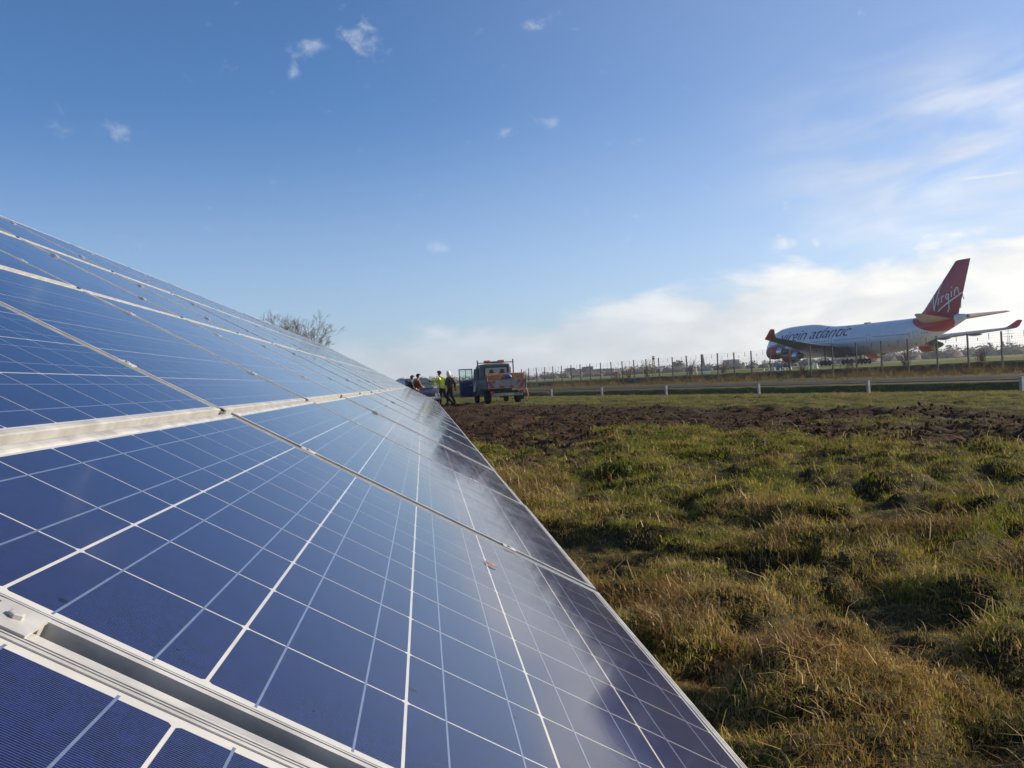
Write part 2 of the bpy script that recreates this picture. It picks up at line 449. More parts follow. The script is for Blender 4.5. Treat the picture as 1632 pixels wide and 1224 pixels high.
# ------------------------------------------------------------------ grass and other ground cover (instanced blades)
def blade_mat(name, greens, straw, dryrange, trans=.35):
    m = bpy.data.materials.new(name); m.use_nodes = True
    n = NT(m.node_tree); nt = m.node_tree
    for x in list(nt.nodes): nt.nodes.remove(x)
    pos = n.new('ShaderNodeNewGeometry').outputs['Position']
    tint = n.new('ShaderNodeAttribute', attribute_name='tint').outputs['Fac']
    s = n.vm('DOT_PRODUCT', pos, (NS[0], NS[1], 0), out=1)
    f1 = n.noise(pos, .9, 4, .6); f2 = n.noise(pos, .28, 3, .5)
    green = n.mix(n.ramp(f1, .35, .65), greens[0], greens[1])
    f3 = n.noise(pos, 3.2, 2, .5)
    st = n.mix(n.m('POWER', n.m('MULTIPLY', tint, n.ramp(f3, .3, .65, .55, 1.1)), 2.2), straw[0], straw[1])
    dry = n.m('ADD', n.ramp(s, dryrange[0], dryrange[1], 0.30, -.24), n.m('MULTIPLY', n.m('SUBTRACT', f1, .5), 2.0))
    dry = n.m('ADD', dry, n.m('MULTIPLY', n.m('SUBTRACT', f2, .5), .9))
    fac = n.ramp(n.m('ADD', n.m('MULTIPLY', tint, .95), dry), .46, .66)
    c = n.mix(fac, green, st)
    d = n.new('ShaderNodeBsdfDiffuse'); t = n.new('ShaderNodeBsdfTranslucent'); g = n.new('ShaderNodeBsdfGlossy')
    n.put(d.inputs[0], c); n.put(t.inputs[0], n.mix(.5, c, (.26, .21, .05))); g.inputs['Roughness'].default_value = .45
    g.inputs[0].default_value = (.5, .5, .45, 1)
    a = n.new('ShaderNodeMixShader'); a.inputs[0].default_value = trans
    nt.links.new(d.outputs[0], a.inputs[1]); nt.links.new(t.outputs[0], a.inputs[2])
    b = n.new('ShaderNodeMixShader'); b.inputs[0].default_value = .035
    nt.links.new(a.outputs[0], b.inputs[1]); nt.links.new(g.outputs[0], b.inputs[2])
    o = n.new('ShaderNodeOutputMaterial'); nt.links.new(b.outputs[0], o.inputs[0])
    return m
GRASS = blade_mat('grass_blade', ((.080, .140, .009), (.250, .275, .014)), ((.20, .100, .030), (.74, .55, .23)), (2.0, 6.5), .38)
DEAD = blade_mat('dead_blade', ((.17, .09, .03), (.22, .13, .05)), ((.20, .095, .034), (.62, .47, .26)), (100, 101), .3)
REED = blade_mat('dry_reed', ((.085, .075, .026), (.11, .085, .03)), ((.15, .095, .042), (.24, .17, .085)), (100, 101), .25)

def tuft_mesh(name, rng, nb, length, width, spread, m, lean=0.25):
    v = []; f = []; tint = []
    for _ in range(nb):
        a = rng.uniform(0, 2 * math.pi); rad = spread * math.sqrt(rng.random())
        bx, by = rad * math.cos(a), rad * math.sin(a)
        L = length * rng.uniform(.45, 1.25); w = width * rng.uniform(.6, 1.3)
        da = rng.uniform(0, 2 * math.pi); dxx, dyy = math.cos(da) + lean * -1.6, math.sin(da) + lean * -.6
        q = math.hypot(dxx, dyy) + 1e-6; dxx /= q; dyy /= q
        bend = rng.uniform(.5, 1.9); px, py = -dyy, dxx
        o = len(v); ang = rng.uniform(.05, .45); x, y, z = bx, by, -.02; seg = 3
        for k in range(seg + 1):
            t = k / seg; ww = w * (1 - t) ** .7 * .5 if k < seg else 0
            if k < seg: v += [(x - px * ww, y - py * ww, z), (x + px * ww, y + py * ww, z)]
            else: v.append((x, y, z))
            x += dxx * math.sin(ang) * L / seg; y += dyy * math.sin(ang) * L / seg; z += math.cos(ang) * L / seg
            ang = min(1.9, ang + bend * .75)
        for k in range(seg - 1): f.append((o + 2 * k, o + 2 * k + 1, o + 2 * k + 3, o + 2 * k + 2))
        f.append((o + 2 * seg - 2, o + 2 * seg - 1, o + 2 * seg))
        tv_ = rng.random(); tint += [tv_] * (2 * seg + 1)
    me = bpy.data.meshes.new(name); me.from_pydata(v, [], f); me.materials.append(m)
    at = me.attributes.new('tint', 'FLOAT', 'POINT'); at.data.foreach_set('value', tint)
    return me

def scatter(name, pts, rots, scales, idx, templates, label):
    """one object whose points carry blade tufts (geometry nodes)"""
    tc = bpy.data.collections.new(name + '_templates')
    for k, me in enumerate(templates):
        o = bpy.data.objects.new('%s_tuft_%02d' % (name, k), me); tc.objects.link(o)
    me = bpy.data.meshes.new(name); n = len(pts)
    me.vertices.add(n); me.vertices.foreach_set('co', np.asarray(pts, np.float32).ravel())
    a = me.attributes.new('rot', 'FLOAT_VECTOR', 'POINT'); a.data.foreach_set('vector', np.asarray(rots, np.float32).ravel())
    a = me.attributes.new('scl', 'FLOAT_VECTOR', 'POINT'); a.data.foreach_set('vector', np.asarray(scales, np.float32).ravel())
    a = me.attributes.new('idx', 'INT', 'POINT'); a.data.foreach_set('value', np.asarray(idx, np.int32))
    o = link(name, me)
    ng = bpy.data.node_groups.new(name, 'GeometryNodeTree')
    ng.interface.new_socket('Geometry', in_out='INPUT', socket_type='NodeSocketGeometry')
    ng.interface.new_socket('Geometry', in_out='OUTPUT', socket_type='NodeSocketGeometry')
    gi = ng.nodes.new('NodeGroupInput'); go = ng.nodes.new('NodeGroupOutput')
    iop = ng.nodes.new('GeometryNodeInstanceOnPoints'); ci = ng.nodes.new('GeometryNodeCollectionInfo')
    ci.inputs[0].default_value = tc; ci.inputs[1].default_value = True; ci.inputs[2].default_value = True
    def na(nm, dt):
        q = ng.nodes.new('GeometryNodeInputNamedAttribute'); q.data_type = dt; q.inputs[0].default_value = nm; return q.outputs[0]
    ng.links.new(gi.outputs[0], iop.inputs['Points']); ng.links.new(ci.outputs[0], iop.inputs['Instance'])
    iop.inputs['Pick Instance'].default_value = True
    ng.links.new(na('idx', 'INT'), iop.inputs['Instance Index'])
    e2r = ng.nodes.new('FunctionNodeEulerToRotation'); ng.links.new(na('rot', 'FLOAT_VECTOR'), e2r.inputs[0])
    ng.links.new(e2r.outputs[0], iop.inputs['Rotation']); ng.links.new(na('scl', 'FLOAT_VECTOR'), iop.inputs['Scale'])
    ng.links.new(iop.outputs[0], go.inputs[0])
    md = o.modifiers.new('scatter', 'NODES'); md.node_group = ng
    return tag(o, label, kind='stuff')

rng = random.Random(3)
rs = np.random.RandomState(5)
def sector(n, r0, r1, a0, a1, power):
    """random points in a sector, density ~ r**power per area"""
    u = rs.rand(n); k = power + 2
    if abs(k) < 1e-6: r = r0 * (r1 / r0) ** u
    else: r = (r0 ** k + u * (r1 ** k - r0 ** k)) ** (1 / k)
    a = np.radians(a0 + rs.rand(n) * (a1 - a0))
    return r * np.sin(a), r * np.cos(a), r

# meadow
X, Y, Q = sector(180000, 1.5, 75, -20, 57, -1.5)
so = soil_mask(X, Y); s = sd_(X, Y)
tuss = fbm((X * .8 + Y * .6) / .62, (-X * .6 + Y * .8) / .40, 71, 3)
keep = (s < 28.9) & (rs.rand(len(X)) > np.clip(so * 1.06, 0, .985)) & (X > -.9) & (rs.rand(len(X)) < .55 + 1.2 * sst(.3, .6, fbm(X / .5, Y / .5, 201, 3)))
for cx, cy, rr in ((4.4, 53.2, 1.5), (-.4, 54.4, 1.2)): keep &= np.hypot(X - cx, Y - cy) > rr
X, Y, Q, tuss, s = X[keep], Y[keep], Q[keep], tuss[keep], s[keep]
Z = height(X, Y)
sc = (.55 + .9 * sst(.3, .75, tuss)) * (.75 + .5 * rs.rand(len(X))) * (1 - .42 * sst(9, 18, s)) * (1 + .30 * sst(5, 14, Q) + .25 * sst(14, 40, Q))
rot = np.stack([rs.normal(0, .16, len(X)), rs.normal(0, .16, len(X)), rs.rand(len(X)) * 6.283], -1)
scl = np.stack([sc * (1 + .7 * sst(5, 20, Q)), sc * (1 + .7 * sst(5, 20, Q)), sc * (.75 + .4 * rs.rand(len(X)))], -1)
tufts = [tuft_mesh('meadow_blades', rng, 34, .054, .0030, .085, GRASS, .12) for _ in range(9)]
tufts += [tuft_mesh('meadow_wisps', rng, 7, .18, .0030, .06, GRASS, .15) for _ in range(2)]
tufts += [tuft_mesh('dead_tussock', rng, 30, .125, .0032, .06, DEAD, .05) for _ in range(3)]
tufts += [tuft_mesh('pale_straw', rng, 7, .17, .0042, .10, DEAD, .5) for _ in range(2)]
idx = np.where(rs.rand(len(X)) < .035, 9 + rs.randint(0, 2, len(X)), rs.randint(0, 9, len(X)))
dead = sst(.60, .72, fbm(X / .55, Y / .55, 221, 2)) * sst(13, 9, s)
idx = np.where(rs.rand(len(X)) < dead * .22, 11 + rs.randint(0, 3, len(X)), idx)
idx = np.where(rs.rand(len(X)) < .05, 14 + rs.randint(0, 2, len(X)), idx)
scatter('meadow_grass', np.stack([X, Y, Z], -1), rot, scl, idx, tufts, 'matted green and straw coloured grass of the meadow beside the panels')

# reeds and dead stalks along the fence and road verge
X, Y, Q = sector(30000, 30, 190, -14, 50, -1.0)
s = sd_(X, Y)
den = np.where((s > 52) & (s < 61.5), 1.0, np.where((s > 40.5) & (s < 52), .28, 0)) * sst(.40, .62, fbm(X / 2.6, Y / 2.6, 301, 3))
keep = rs.rand(len(X)) < den; X, Y, s = X[keep], Y[keep], s[keep]
Z = height(X, Y); sc = np.where(s > 52, 1.0, .55) * (.35 + 1.0 * fbm(X / 4, Y / 4, 311, 3)) * (.5 + .9 * rs.rand(len(X)))
rot = np.stack([rs.normal(0, .12, len(X)), rs.normal(0, .12, len(X)), rs.rand(len(X)) * 6.28], -1)
reeds = [tuft_mesh('reed_stalks', rng, 24, .95, .022, .28, REED, .05) for _ in range(5)]
scatter('fence_reeds', np.stack([X, Y, Z], -1), rot, np.stack([sc, sc, sc], -1), rs.randint(0, 5, len(X)), reeds,
        'brown dead reeds and stalks along the airfield fence')

# clods of turned earth
def clod_mesh(rng):
    bm = bmesh.new(); bmesh.ops.create_icosphere(bm, subdivisions=1, radius=1.0)
    for v in bm.verts: v.co *= rng.uniform(.62, 1.2)
    for v in bm.verts: v.co.z *= .7
    me = bpy.data.meshes.new('clod'); bm.to_mesh(me); bm.free()
    me.materials.append(mat('turned_earth', (.062, .034, .017), .97, 0, .55, 3, .8, 9, spec=.1))
    return me
X, Y, Q = sector(90000, 8, 60, -5, 45, -1.2)
so = soil_mask(X, Y); keep = rs.rand(len(X)) < so * .8 * sst(.3, .55, fbm(X / .8, Y / .8, 401, 3)) ; X, Y, Q = X[keep], Y[keep], Q[keep]
sc = .010 + .045 * rs.rand(len(X)) ** 4
rot = rs.rand(len(X), 3) * 6.28
scatter('soil_clods', np.stack([X, Y, height(X, Y) + sc * .3], -1), rot, np.stack([sc * 1.3, sc, sc * .8], -1), rs.randint(0, 5, len(X)),
        [clod_mesh(rng) for _ in range(5)], 'dark broken clods of freshly turned soil')

# ------------------------------------------------------------------ solar array
TILT = R(29.41); ct_, st_ = math.cos(TILT), math.sin(TILT)
PU, PV, PW, PH = 1.675, 1.01, 1.64, .99
arr = thing('solar_array', 'long tilted array of blue solar panels, four rows high, in silver frames', 'solar array')
A_M = Matrix(((0, -ct_, st_, .40), (1, 0, 0, .68), (0, st_, ct_, .669), (0, 0, 0, 1)))
arr.matrix_world = A_M
A_I = A_M.inverted()
def to_array(mb):
    mb.v = [tuple(A_I @ Vector(v)) for v in mb.v]; return mb
CS, CG, LIP = .1560, .0031, .0135
u0 = (PW - (10 * CS + 9 * CG)) / 2; v0 = (PH - (6 * CS + 5 * CG)) / 2
lam = MB().box((PW / 2, PH / 2, -.0022), (PW - .012, PH - .012, .0044)).mesh('laminate', SHEET)
# frame profile: (distance in from the outer edge, height)
prof = [(0, -.040), (0, .0014), (.0035, .0022), (.0044, .0022), (.0044, -.0022), (.0068, -.0022), (.0068, .0022), (.0088, .0022),
        (.0088, -.0012), (.0105, -.0012), (.0105, .0020), (LIP, .0014), (LIP, -.006), (.004, -.006), (.004, -.037), (.024, -.037), (.024, -.040)]
fr = MB()
fr.rings([[(d, d, h) for d, h in prof], [(PW - d, d, h) for d, h in prof], [(PW - d, PH - d, h) for d, h in prof],
          [(d, PH - d, h) for d, h in prof], [(d, d, h) for d, h in prof]], cap=False)
frame_me = fr.mesh('frame', ALU)
def cell_poly(c, ch=.0030, e=.00012):
    a = CS / 2
    p = [(-a + ch, -a), (a - ch, -a), (a, -a + ch), (a, a - ch), (a - ch, a), (-a + ch, a), (-a, a - ch), (-a, -a + ch)]
    return [(c[0] + x, c[1] + y, e) for x, y in p]
def cell_mb(c):
    mb = MB(); t = cell_poly(c); n = 8
    return t
def add_cell(mb, c):
    mb.rings([[(x, y, .00001) for x, y, z in cell_poly(c)], cell_poly(c)])
cell1 = MB(); add_cell(cell1, (0, 0)); cell_me = cell1.mesh('cell', CELL)
call = MB()
centres = [(u0 + CS / 2 + i * (CS + CG), v0 + CS / 2 + j * (CS + CG)) for j in range(6) for i in range(10)]
for c in centres: add_cell(call, c)
cells_me = call.mesh('cells', CELL)
bus1 = MB().box((PW / 2, 0, .00018), (10 * CS + 9 * CG + .012, .0020, .0002)); bus_me = bus1.mesh('busbar', RIBBON)
bus_y = [v0 + j * (CS + CG) + CS * k for j in range(6) for k in (.25, .75)]
ball = MB()
for y in bus_y: ball.box((PW / 2, y, .00018), (10 * CS + 9 * CG + .012, .0020, .0002))
busall_me = ball.mesh('busbars', RIBBON)
NEAR = {(-1, 0), (0, 0), (0, 1), (1, 0), (1, 1)}
COLS = range(-3, 18)
rj = random.Random(11)
for i in COLS:
    for j in range(4):
        p = link('solar_panel', lam, arr, (i * PU + (PU - PW) / 2, j * PV, rj.uniform(-.0012, .0012)))
        p.rotation_euler = (rj.uniform(-.0016, .0016), rj.uniform(-.0012, .0012), 0)
        link('frame', frame_me, p)
        if (i, j) in NEAR:
            for c in centres: link('cell', cell_me, p, (c[0], c[1], 0))
            for y in bus_y: link('busbar', bus_me, p, (0, y, 0))
        else:
            tag(link('cells', cells_me, p), kind='stuff'); tag(link('busbars', busall_me, p), kind='stuff')
# clamps in the gaps between columns
cl = MB().box((0, 0, .0034), (.046, .034, .0022)).box((.0075, 0, -.012), (.010, .034, .028))
cl.lathe([(.0046, .0058), (.0075, .0058), (.0080, .0042)], 'Z', n=6)
clamp_me = cl.mesh('clamp', ALU)
capm = MB().rings([[(-.012, -.028, -.03), (.012, -.028, -.03), (.012, .012, -.03), (-.012, .012, -.03)],
                   [(-.009, -.002, .004), (.009, -.002, .004), (.009, .010, .004), (-.009, .010, .004)]])
cap_me = capm.mesh('gap_cap', BLACK)
for i in list(COLS)[1:]:
    for j in range(4):
        for v in (.245, .785): link('clamp', clamp_me, arr, (i * PU, j * PV + v, 0))
        if j: link('gap_cap', cap_me, arr, (i * PU, j * PV - .004, 0))
# rails: a flat batten in each row gap, rafters up the slope, purlins and legs
U0, U1 = COLS[0] * PU, (COLS[-1] + 1) * PU
for j in (1, 2, 3):
    r_ = MB().box(((U0 + U1) / 2, j * PV - .010, -.020), (U1 - U0, .016, .010)); r_.build('gap_batten', mat('dull_batten', (.42, .40, .34), .6, .2, .12, 12), arr)
for i in COLS:
    MB().box((i * PU - .0090, 2.01, -.0035), (.0160, 4.03, .006)).box((i * PU - .0135, 2.01, -.045), (.004, 4.03, .06)).box((i * PU, 2.01, -.12), (.05, 4.0, .05)).build('rafter', ALU, arr)
for v in (.55, 1.55, 2.5, 3.5):
    MB().box(((U0 + U1) / 2, v, -.155), (U1 - U0, .06, .075)).build('purlin', STEEL, arr)
for i in list(COLS)[::2]:
    for v in (.75, 3.2):
        q = A_M @ Vector((i * PU + .4, v, -.20)); g = hz(q.x, q.y)
        to_array(MB().box((q.x, q.y, (q.z + g) / 2 - .1), (.09, .07, q.z - g + .3))).build('leg', STEEL, arr)

# dead leaf lying on the glass
leafm = mat('dead_leaf', (.42, .16, .045), .7, 0, .3, 60)
lv, lf = [], []
for k in range(7):
    t = k / 6; w = .0075 * math.sin(math.pi * min(1, t * 1.02 + .01)) ** .7; z = .004 + .006 * math.sin(t * 3) + .004 * t
    lv += [(t * .045, -w, z + .003), (t * .045, 0, z), (t * .045, w, z + .004)]
for k in range(6):
    for q in (0, 1): a = k * 3 + q; lf.append((a, a + 1, a + 4, a + 3))
lf2 = MB().add(lv, lf); lf2.tube([(-.012, .001, .003), (0, 0, .005), (.04, 0, .009)], [.0008, .0008, .0004], 5)
leaf = lf2.build('dead_leaf', leafm)
mloc = A_M @ Matrix.Translation((1.265, .34, .0006)) @ Matrix.Rotation(R(-105), 4, 'Z') @ Matrix.Diagonal((.6, 1.0, .3, 1))
leaf.matrix_world = mloc
so_ = leaf.modifiers.new('thick', 'SOLIDIFY'); so_.thickness = .0008
tag(leaf, 'small curled orange dead leaf lying on a solar panel', 'leaf')

# ------------------------------------------------------------------ airliner
def plane_local(a, b, c): return (33 - a, b, c)
ST = [(0.0, 4.75, 5.05, .12), (.5, 4.0, 5.75, .85), (1.6, 3.3, 6.9, 1.7), (3.2, 2.75, 8.3, 2.45), (5.0, 2.45, 9.3, 2.85), (7.5, 2.2, 9.95, 3.12),
      (11, 2.08, 10.2, 3.25), (16, 2.05, 10.25, 3.25), (20, 2.05, 10.2, 3.25), (23, 2.05, 9.95, 3.25), (26, 2.05, 9.45, 3.25), (29, 2.05, 9.15, 3.25), (34, 2.05, 9.05, 3.25), (48, 2.08, 9.05, 3.25),
      (52, 2.35, 9.05, 3.22), (56, 3.2, 9.08, 2.95), (60, 4.45, 9.1, 2.4), (64, 5.75, 9.1, 1.75), (67, 6.9, 9.02, 1.2), (69, 7.7, 8.85, .75), (69.8, 8.0, 8.7, .4)]
def station(a):
    A = [q[0] for q in ST]
    return [float(np.interp(a, A, [q[k] for q in ST])) for k in (1, 2, 3)]
def sec_pt(a, t):
    """t: angle from horizontal left, up positive"""
    bo, to, hw = station(a); zc = min(bo + hw, (bo + to) / 2 + .15)
    if t >= 0 or t < -math.pi:
        pass
    sn, cs = math.sin(t), math.cos(t)
    if sn >= 0:
        k = max(0, (to - zc) / hw - 1.0)
        return (cs * hw * (1 - .16 * min(1, k * 2.2) * sn ** 2), zc + sn * (to - zc))
    return (cs * hw, zc + sn * (zc - bo))
def half_width(a, z):
    bo, to, hw = station(a); zc = min(bo + hw, (bo + to) / 2 + .15)
    q = (z - zc) / ((to - zc) if z > zc else (zc - bo)); q = max(-1, min(1, q)); t = math.asin(q)
    return sec_pt(a, t)[0]
plane = thing('airliner', 'white four-engined jet airliner with red tail standing beyond the fence', 'airplane', tuple(PLANE), HEAD)
def fuselage_paint():
    m = bpy.data.materials.new('airliner_paint'); m.use_nodes = True
    n = NT(m.node_tree); b = m.node_tree.nodes['Principled BSDF']
    pos = n.new('ShaderNodeTexCoord').outputs['Object']; sp = n.new('ShaderNodeSeparateXYZ'); n.put(sp.inputs[0], pos)
    a = n.m('SUBTRACT', 33, sp.outputs[0]); z = sp.outputs[2]
    # swoop: red above a parabola z = 6.0 + k (a-63.5)^2, until the white tail cone
    q = n.m('SUBTRACT', a, 63.3)
    par = n.m('ADD', 5.75, n.m('MULTIPLY', n.m('MULTIPLY', q, q), n.m('ADD', .058, n.m('MULTIPLY', n.m('GREATER_THAN', q, 0), .04))))
    red = n.m('MULTIPLY', n.m('GREATER_THAN', z, par), n.m('MULTIPLY', n.m('GREATER_THAN', a, 54.5), n.m('LESS_THAN', a, 67.3)))
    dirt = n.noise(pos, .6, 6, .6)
    white = n.mix(n.ramp(z, 2.6, 6.0), n.mix(n.ramp(dirt, .3, .7), (.20, .18, .155), (.30, .275, .24)), n.mix(n.ramp(dirt, .3, .7), (.58, .61, .65), (.68, .70, .74)))  # belly shade and ground bounce put into the colour; dirt noise only mottles
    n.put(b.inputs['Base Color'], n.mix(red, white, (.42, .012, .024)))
    b.inputs['Roughness'].default_value = .38; b.inputs['Coat Weight'].default_value = .25; b.inputs['Coat Roughness'].default_value = .1
    return m
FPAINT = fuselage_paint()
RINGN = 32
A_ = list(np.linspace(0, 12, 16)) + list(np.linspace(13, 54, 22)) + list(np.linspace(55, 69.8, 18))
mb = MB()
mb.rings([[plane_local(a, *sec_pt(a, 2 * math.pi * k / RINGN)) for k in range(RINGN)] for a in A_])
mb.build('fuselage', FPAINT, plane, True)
NAVY = mat('navy_lettering', (.025, .015, .085), .5, 0, .1)
PRED = mat('airline_red', (.42, .012, .024), .38, 0, .12, .5, coat=.25)
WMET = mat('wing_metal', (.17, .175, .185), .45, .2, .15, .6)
TANM = mat('stabiliser_skin', (.40, .33, .23), .4, .2, .15, .5)
DARKM = mat('exhaust_metal', (.13, .125, .125), .4, .7, .2, 1)
SILV = mat('polished_cowl', (.62, .63, .65), .28, .85, .08, 1)
TYRE = RUBBER
def foil(le, te, b, z, th, n=9):
    """closed airfoil section at span b"""
    pts = []; c = te - le
    xs = [0.5 * (1 - math.cos(math.pi * k / n)) for k in range(n + 1)]
    def half(x): return th * .5 * (2.969 * math.sqrt(x) - 1.26 * x - 3.516 * x * x + 2.843 * x ** 3 - 1.015 * x ** 4) * 1.68
    for x in xs: pts.append(plane_local(le + c * x, b, z + half(x) * 1.1))
    for x in xs[-2:0:-1]: pts.append(plane_local(le + c * x, b, z - half(x) * .8))
    return pts
for sgn in (1, -1):
    w = MB(); w.rings([foil(21.0, 37.5, sgn * 2.0, 3.75, 1.8), foil(22.4, 37.8, sgn * 3.6, 3.85, 1.65), foil(30.0, 40.2, sgn * 12.5, 4.55, 1.05),
                       foil(38.6, 45.7, sgn * 22, 5.4, .62), foil(46.6, 51.0, sgn * 31, 6.25, .34)])
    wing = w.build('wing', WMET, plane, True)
    wl = MB(); wl.rings([foil(46.7, 51.0, sgn * 31.02, 6.25, .32), foil(47.9, 51.3, sgn * 31.5, 6.6, .25), foil(50.2, 51.9, sgn * 32.0, 7.95, .14)])
    wl.build('winglet', PRED, wing, True)
    for yb, le_ in ((7.5, 37.6), (13.5, 40.0), (18.5, 43.0), (24.0, 46.6)):
        zb = float(np.interp(yb, [3.6, 12.5, 31], [3.85, 4.55, 6.25])) - .35
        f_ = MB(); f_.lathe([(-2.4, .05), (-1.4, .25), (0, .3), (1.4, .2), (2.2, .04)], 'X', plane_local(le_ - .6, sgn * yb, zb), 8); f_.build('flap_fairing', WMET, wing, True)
    for yb, fa, zc in ((11.7, 25.3, 2.6), (20.8, 33.0, 3.55)):
        cx = plane_local(fa, sgn * yb, zc)
        e = MB(); e.lathe([(0.25, 1.02), (.02, 1.22), (0, 1.28), (-.12, 1.38), (-.8, 1.54), (-2.4, 1.58), (-3.9, 1.40), (-3.95, 1.28)], 'X', cx, 24)
        eng = e.build('engine', PRED, plane, True)
        MB().lathe([(.12, 1.10), (-.1, 1.35), (-.28, 1.45), (-.3, 1.3), (-.02, 1.1)], 'X', (cx[0] + .02, cx[1], cx[2]), 24).build('intake_lip', SILV, eng, True)
        MB().lathe([(-3.9, 1.30), (-4.5, 1.10), (-5.0, .92), (-5.02, .8)], 'X', cx, 24).build('rear_cowl', SILV, eng, True)
        MB().lathe([(-4.85, .78), (-5.7, .66), (-6.3, .5), (-6.9, .12)], 'X', cx, 20).build('exhaust_cone', DARKM, eng, True)
        wz = float(np.interp(yb, [3.6, 12.5, 31], [3.85, 4.55, 6.25]))
        py = MB(); py.prism([(cx[0] - .6, zc + 1.2), (cx[0] - 4.6, zc + 1.0), (cx[0] - 8.2, wz - .1), (cx[0] - 5.2, wz + .25), (cx[0] - 2.2, zc + 1.75)], sgn * yb - .2, sgn * yb + .2, 'Y')
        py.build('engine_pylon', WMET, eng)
    stb = MB(); stb.rings([foil(57.6, 66.6, sgn * .8, 8.05, 1.0), foil(58.6, 66.9, sgn * 1.9, 8.15, .9), foil(67.4, 69.9, sgn * 10.6, 9.0, .26)])
    stb.build('stabiliser', TANM, plane, True)
# fin: sections along height
def fin_sec(le, te, z, th, n=9):
    pts = []; c = te - le; xs = [0.5 * (1 - math.cos(math.pi * k / n)) for k in range(n + 1)]
    def half(x): return th * .5 * (2.969 * math.sqrt(x) - 1.26 * x - 3.516 * x * x + 2.843 * x ** 3 - 1.015 * x ** 4) * 1.68
    for x in xs: pts.append(plane_local(le + c * x, half(x), z))
    for x in xs[-2:0:-1]: pts.append(plane_local(le + c * x, -half(x), z))
    return pts
fin = MB(); fin.rings([fin_sec(54.2, 67.4, 8.6, .5), fin_sec(56.3, 67.6, 9.35, .75), fin_sec(58.0, 67.9, 10.3, .95), fin_sec(67.3, 71.2, 19.35, .32), fin_sec(67.9, 71.15, 19.5, .2)])
fin_o = fin.build('tail_fin', PRED, plane, True)
rud = MB(); rud.rings([[plane_local(a, b, z) for a, b, z in ((64.2, .36, 10.2), (64.25, .36, 10.2), (64.25, -.36, 10.2), (64.2, -.36, 10.2))],
                       [plane_local(a, b, z) for a, b, z in ((69.9, .14, 19.0), (69.95, .14, 19.0), (69.95, -.14, 19.0), (69.9, -.14, 19.0))]])
rud.build('rudder_hinge', BLACK, fin_o)
# hand-lettered name on the fin: strokes as (a, z) polylines
FINW = mat('white_lettering', (.80, .80, .80), .5, 0, .05)
strokes = [([(60.75, 11.7), (61.05, 12.7), (61.4, 13.35), (61.55, 12.2), (61.7, 10.0)], .26), ([(61.7, 10.0), (62.2, 11.7), (62.85, 13.5), (63.4, 14.7), (64.05, 15.6)], .26),
           ([(63.05, 12.55), (62.95, 11.8), (62.85, 11.1)], .24), ([(63.1, 13.35), (63.2, 13.55)], .26),
           ([(63.8, 12.75), (63.75, 12.2), (63.7, 11.5)], .24), ([(63.75, 12.3), (64.1, 12.75), (64.5, 12.85)], .22),
           ([(65.5, 13.05), (65.05, 13.1), (64.8, 12.6), (65.0, 12.1), (65.4, 12.3), (65.55, 13.1), (65.5, 11.6), (65.45, 10.2), (65.0, 9.5)], .23),
           ([(66.3, 13.6), (66.25, 13.0), (66.2, 12.4)], .24), ([(66.4, 14.25), (66.5, 14.45)], .26),
           ([(67.05, 13.8), (67.0, 13.2), (66.95, 12.6)], .24), ([(67.05, 13.4), (67.45, 14.1), (67.8, 14.15), (67.9, 13.6), (68.0, 12.95)], .23),
           ([(62.6, 9.8), (63.9, 10.6), (65.2, 11.35), (67.0, 12.2), (68.5, 12.95), (68.9, 13.1)], .26)]
def fin_half(a, z):
    le = np.interp(z, [8.6, 9.35, 10.3, 19.35], [54.2, 56.3, 58.0, 67.3]); te = np.interp(z, [8.6, 9.35, 10.3, 19.35], [67.4, 67.6, 67.9, 71.2])
    th = np.interp(z, [8.6, 9.35, 10.3, 19.35], [.5, .75, .95, .32]); x = min(1, max(0, (a - le) / (te - le)))
    return th * .5 * (2.969 * math.sqrt(x) - 1.26 * x - 3.516 * x * x + 2.843 * x ** 3 - 1.015 * x ** 4) * 1.68
def densify(p, n=5):
    out = []
    for (a, b), (c, d) in zip(p[:-1], p[1:]):
        for k in range(n): t = k / n; out.append((a + (c - a) * t, b + (d - b) * t))
    return out + [p[-1]]
for sgn in (1, -1):
    lt = MB()
    for pl, wd in strokes:
        pl = densify(pl); vs = []
        for k, (a, z) in enumerate(pl):
            a2, z2 = pl[min(k + 1, len(pl) - 1)]; a1, z1 = pl[max(k - 1, 0)]
            dxx, dzz = a2 - a1, z2 - z1; q = math.hypot(dxx, dzz) or 1; nx, nz_ = -dzz / q * wd / 2, dxx / q * wd / 2
            for e in (-1, 1):
                aa, zz = a + nx * e, z + nz_ * e
                if sgn < 0: aa = 129.7 - aa
                vs.append(plane_local(aa, sgn * (fin_half(aa, zz) + .035), zz))
        lt.add(vs, [(2 * k, 2 * k + 1, 2 * k + 3, 2 * k + 2) for k in range(len(pl) - 1)])
    lo = lt.build('tail_lettering', FINW, fin_o)
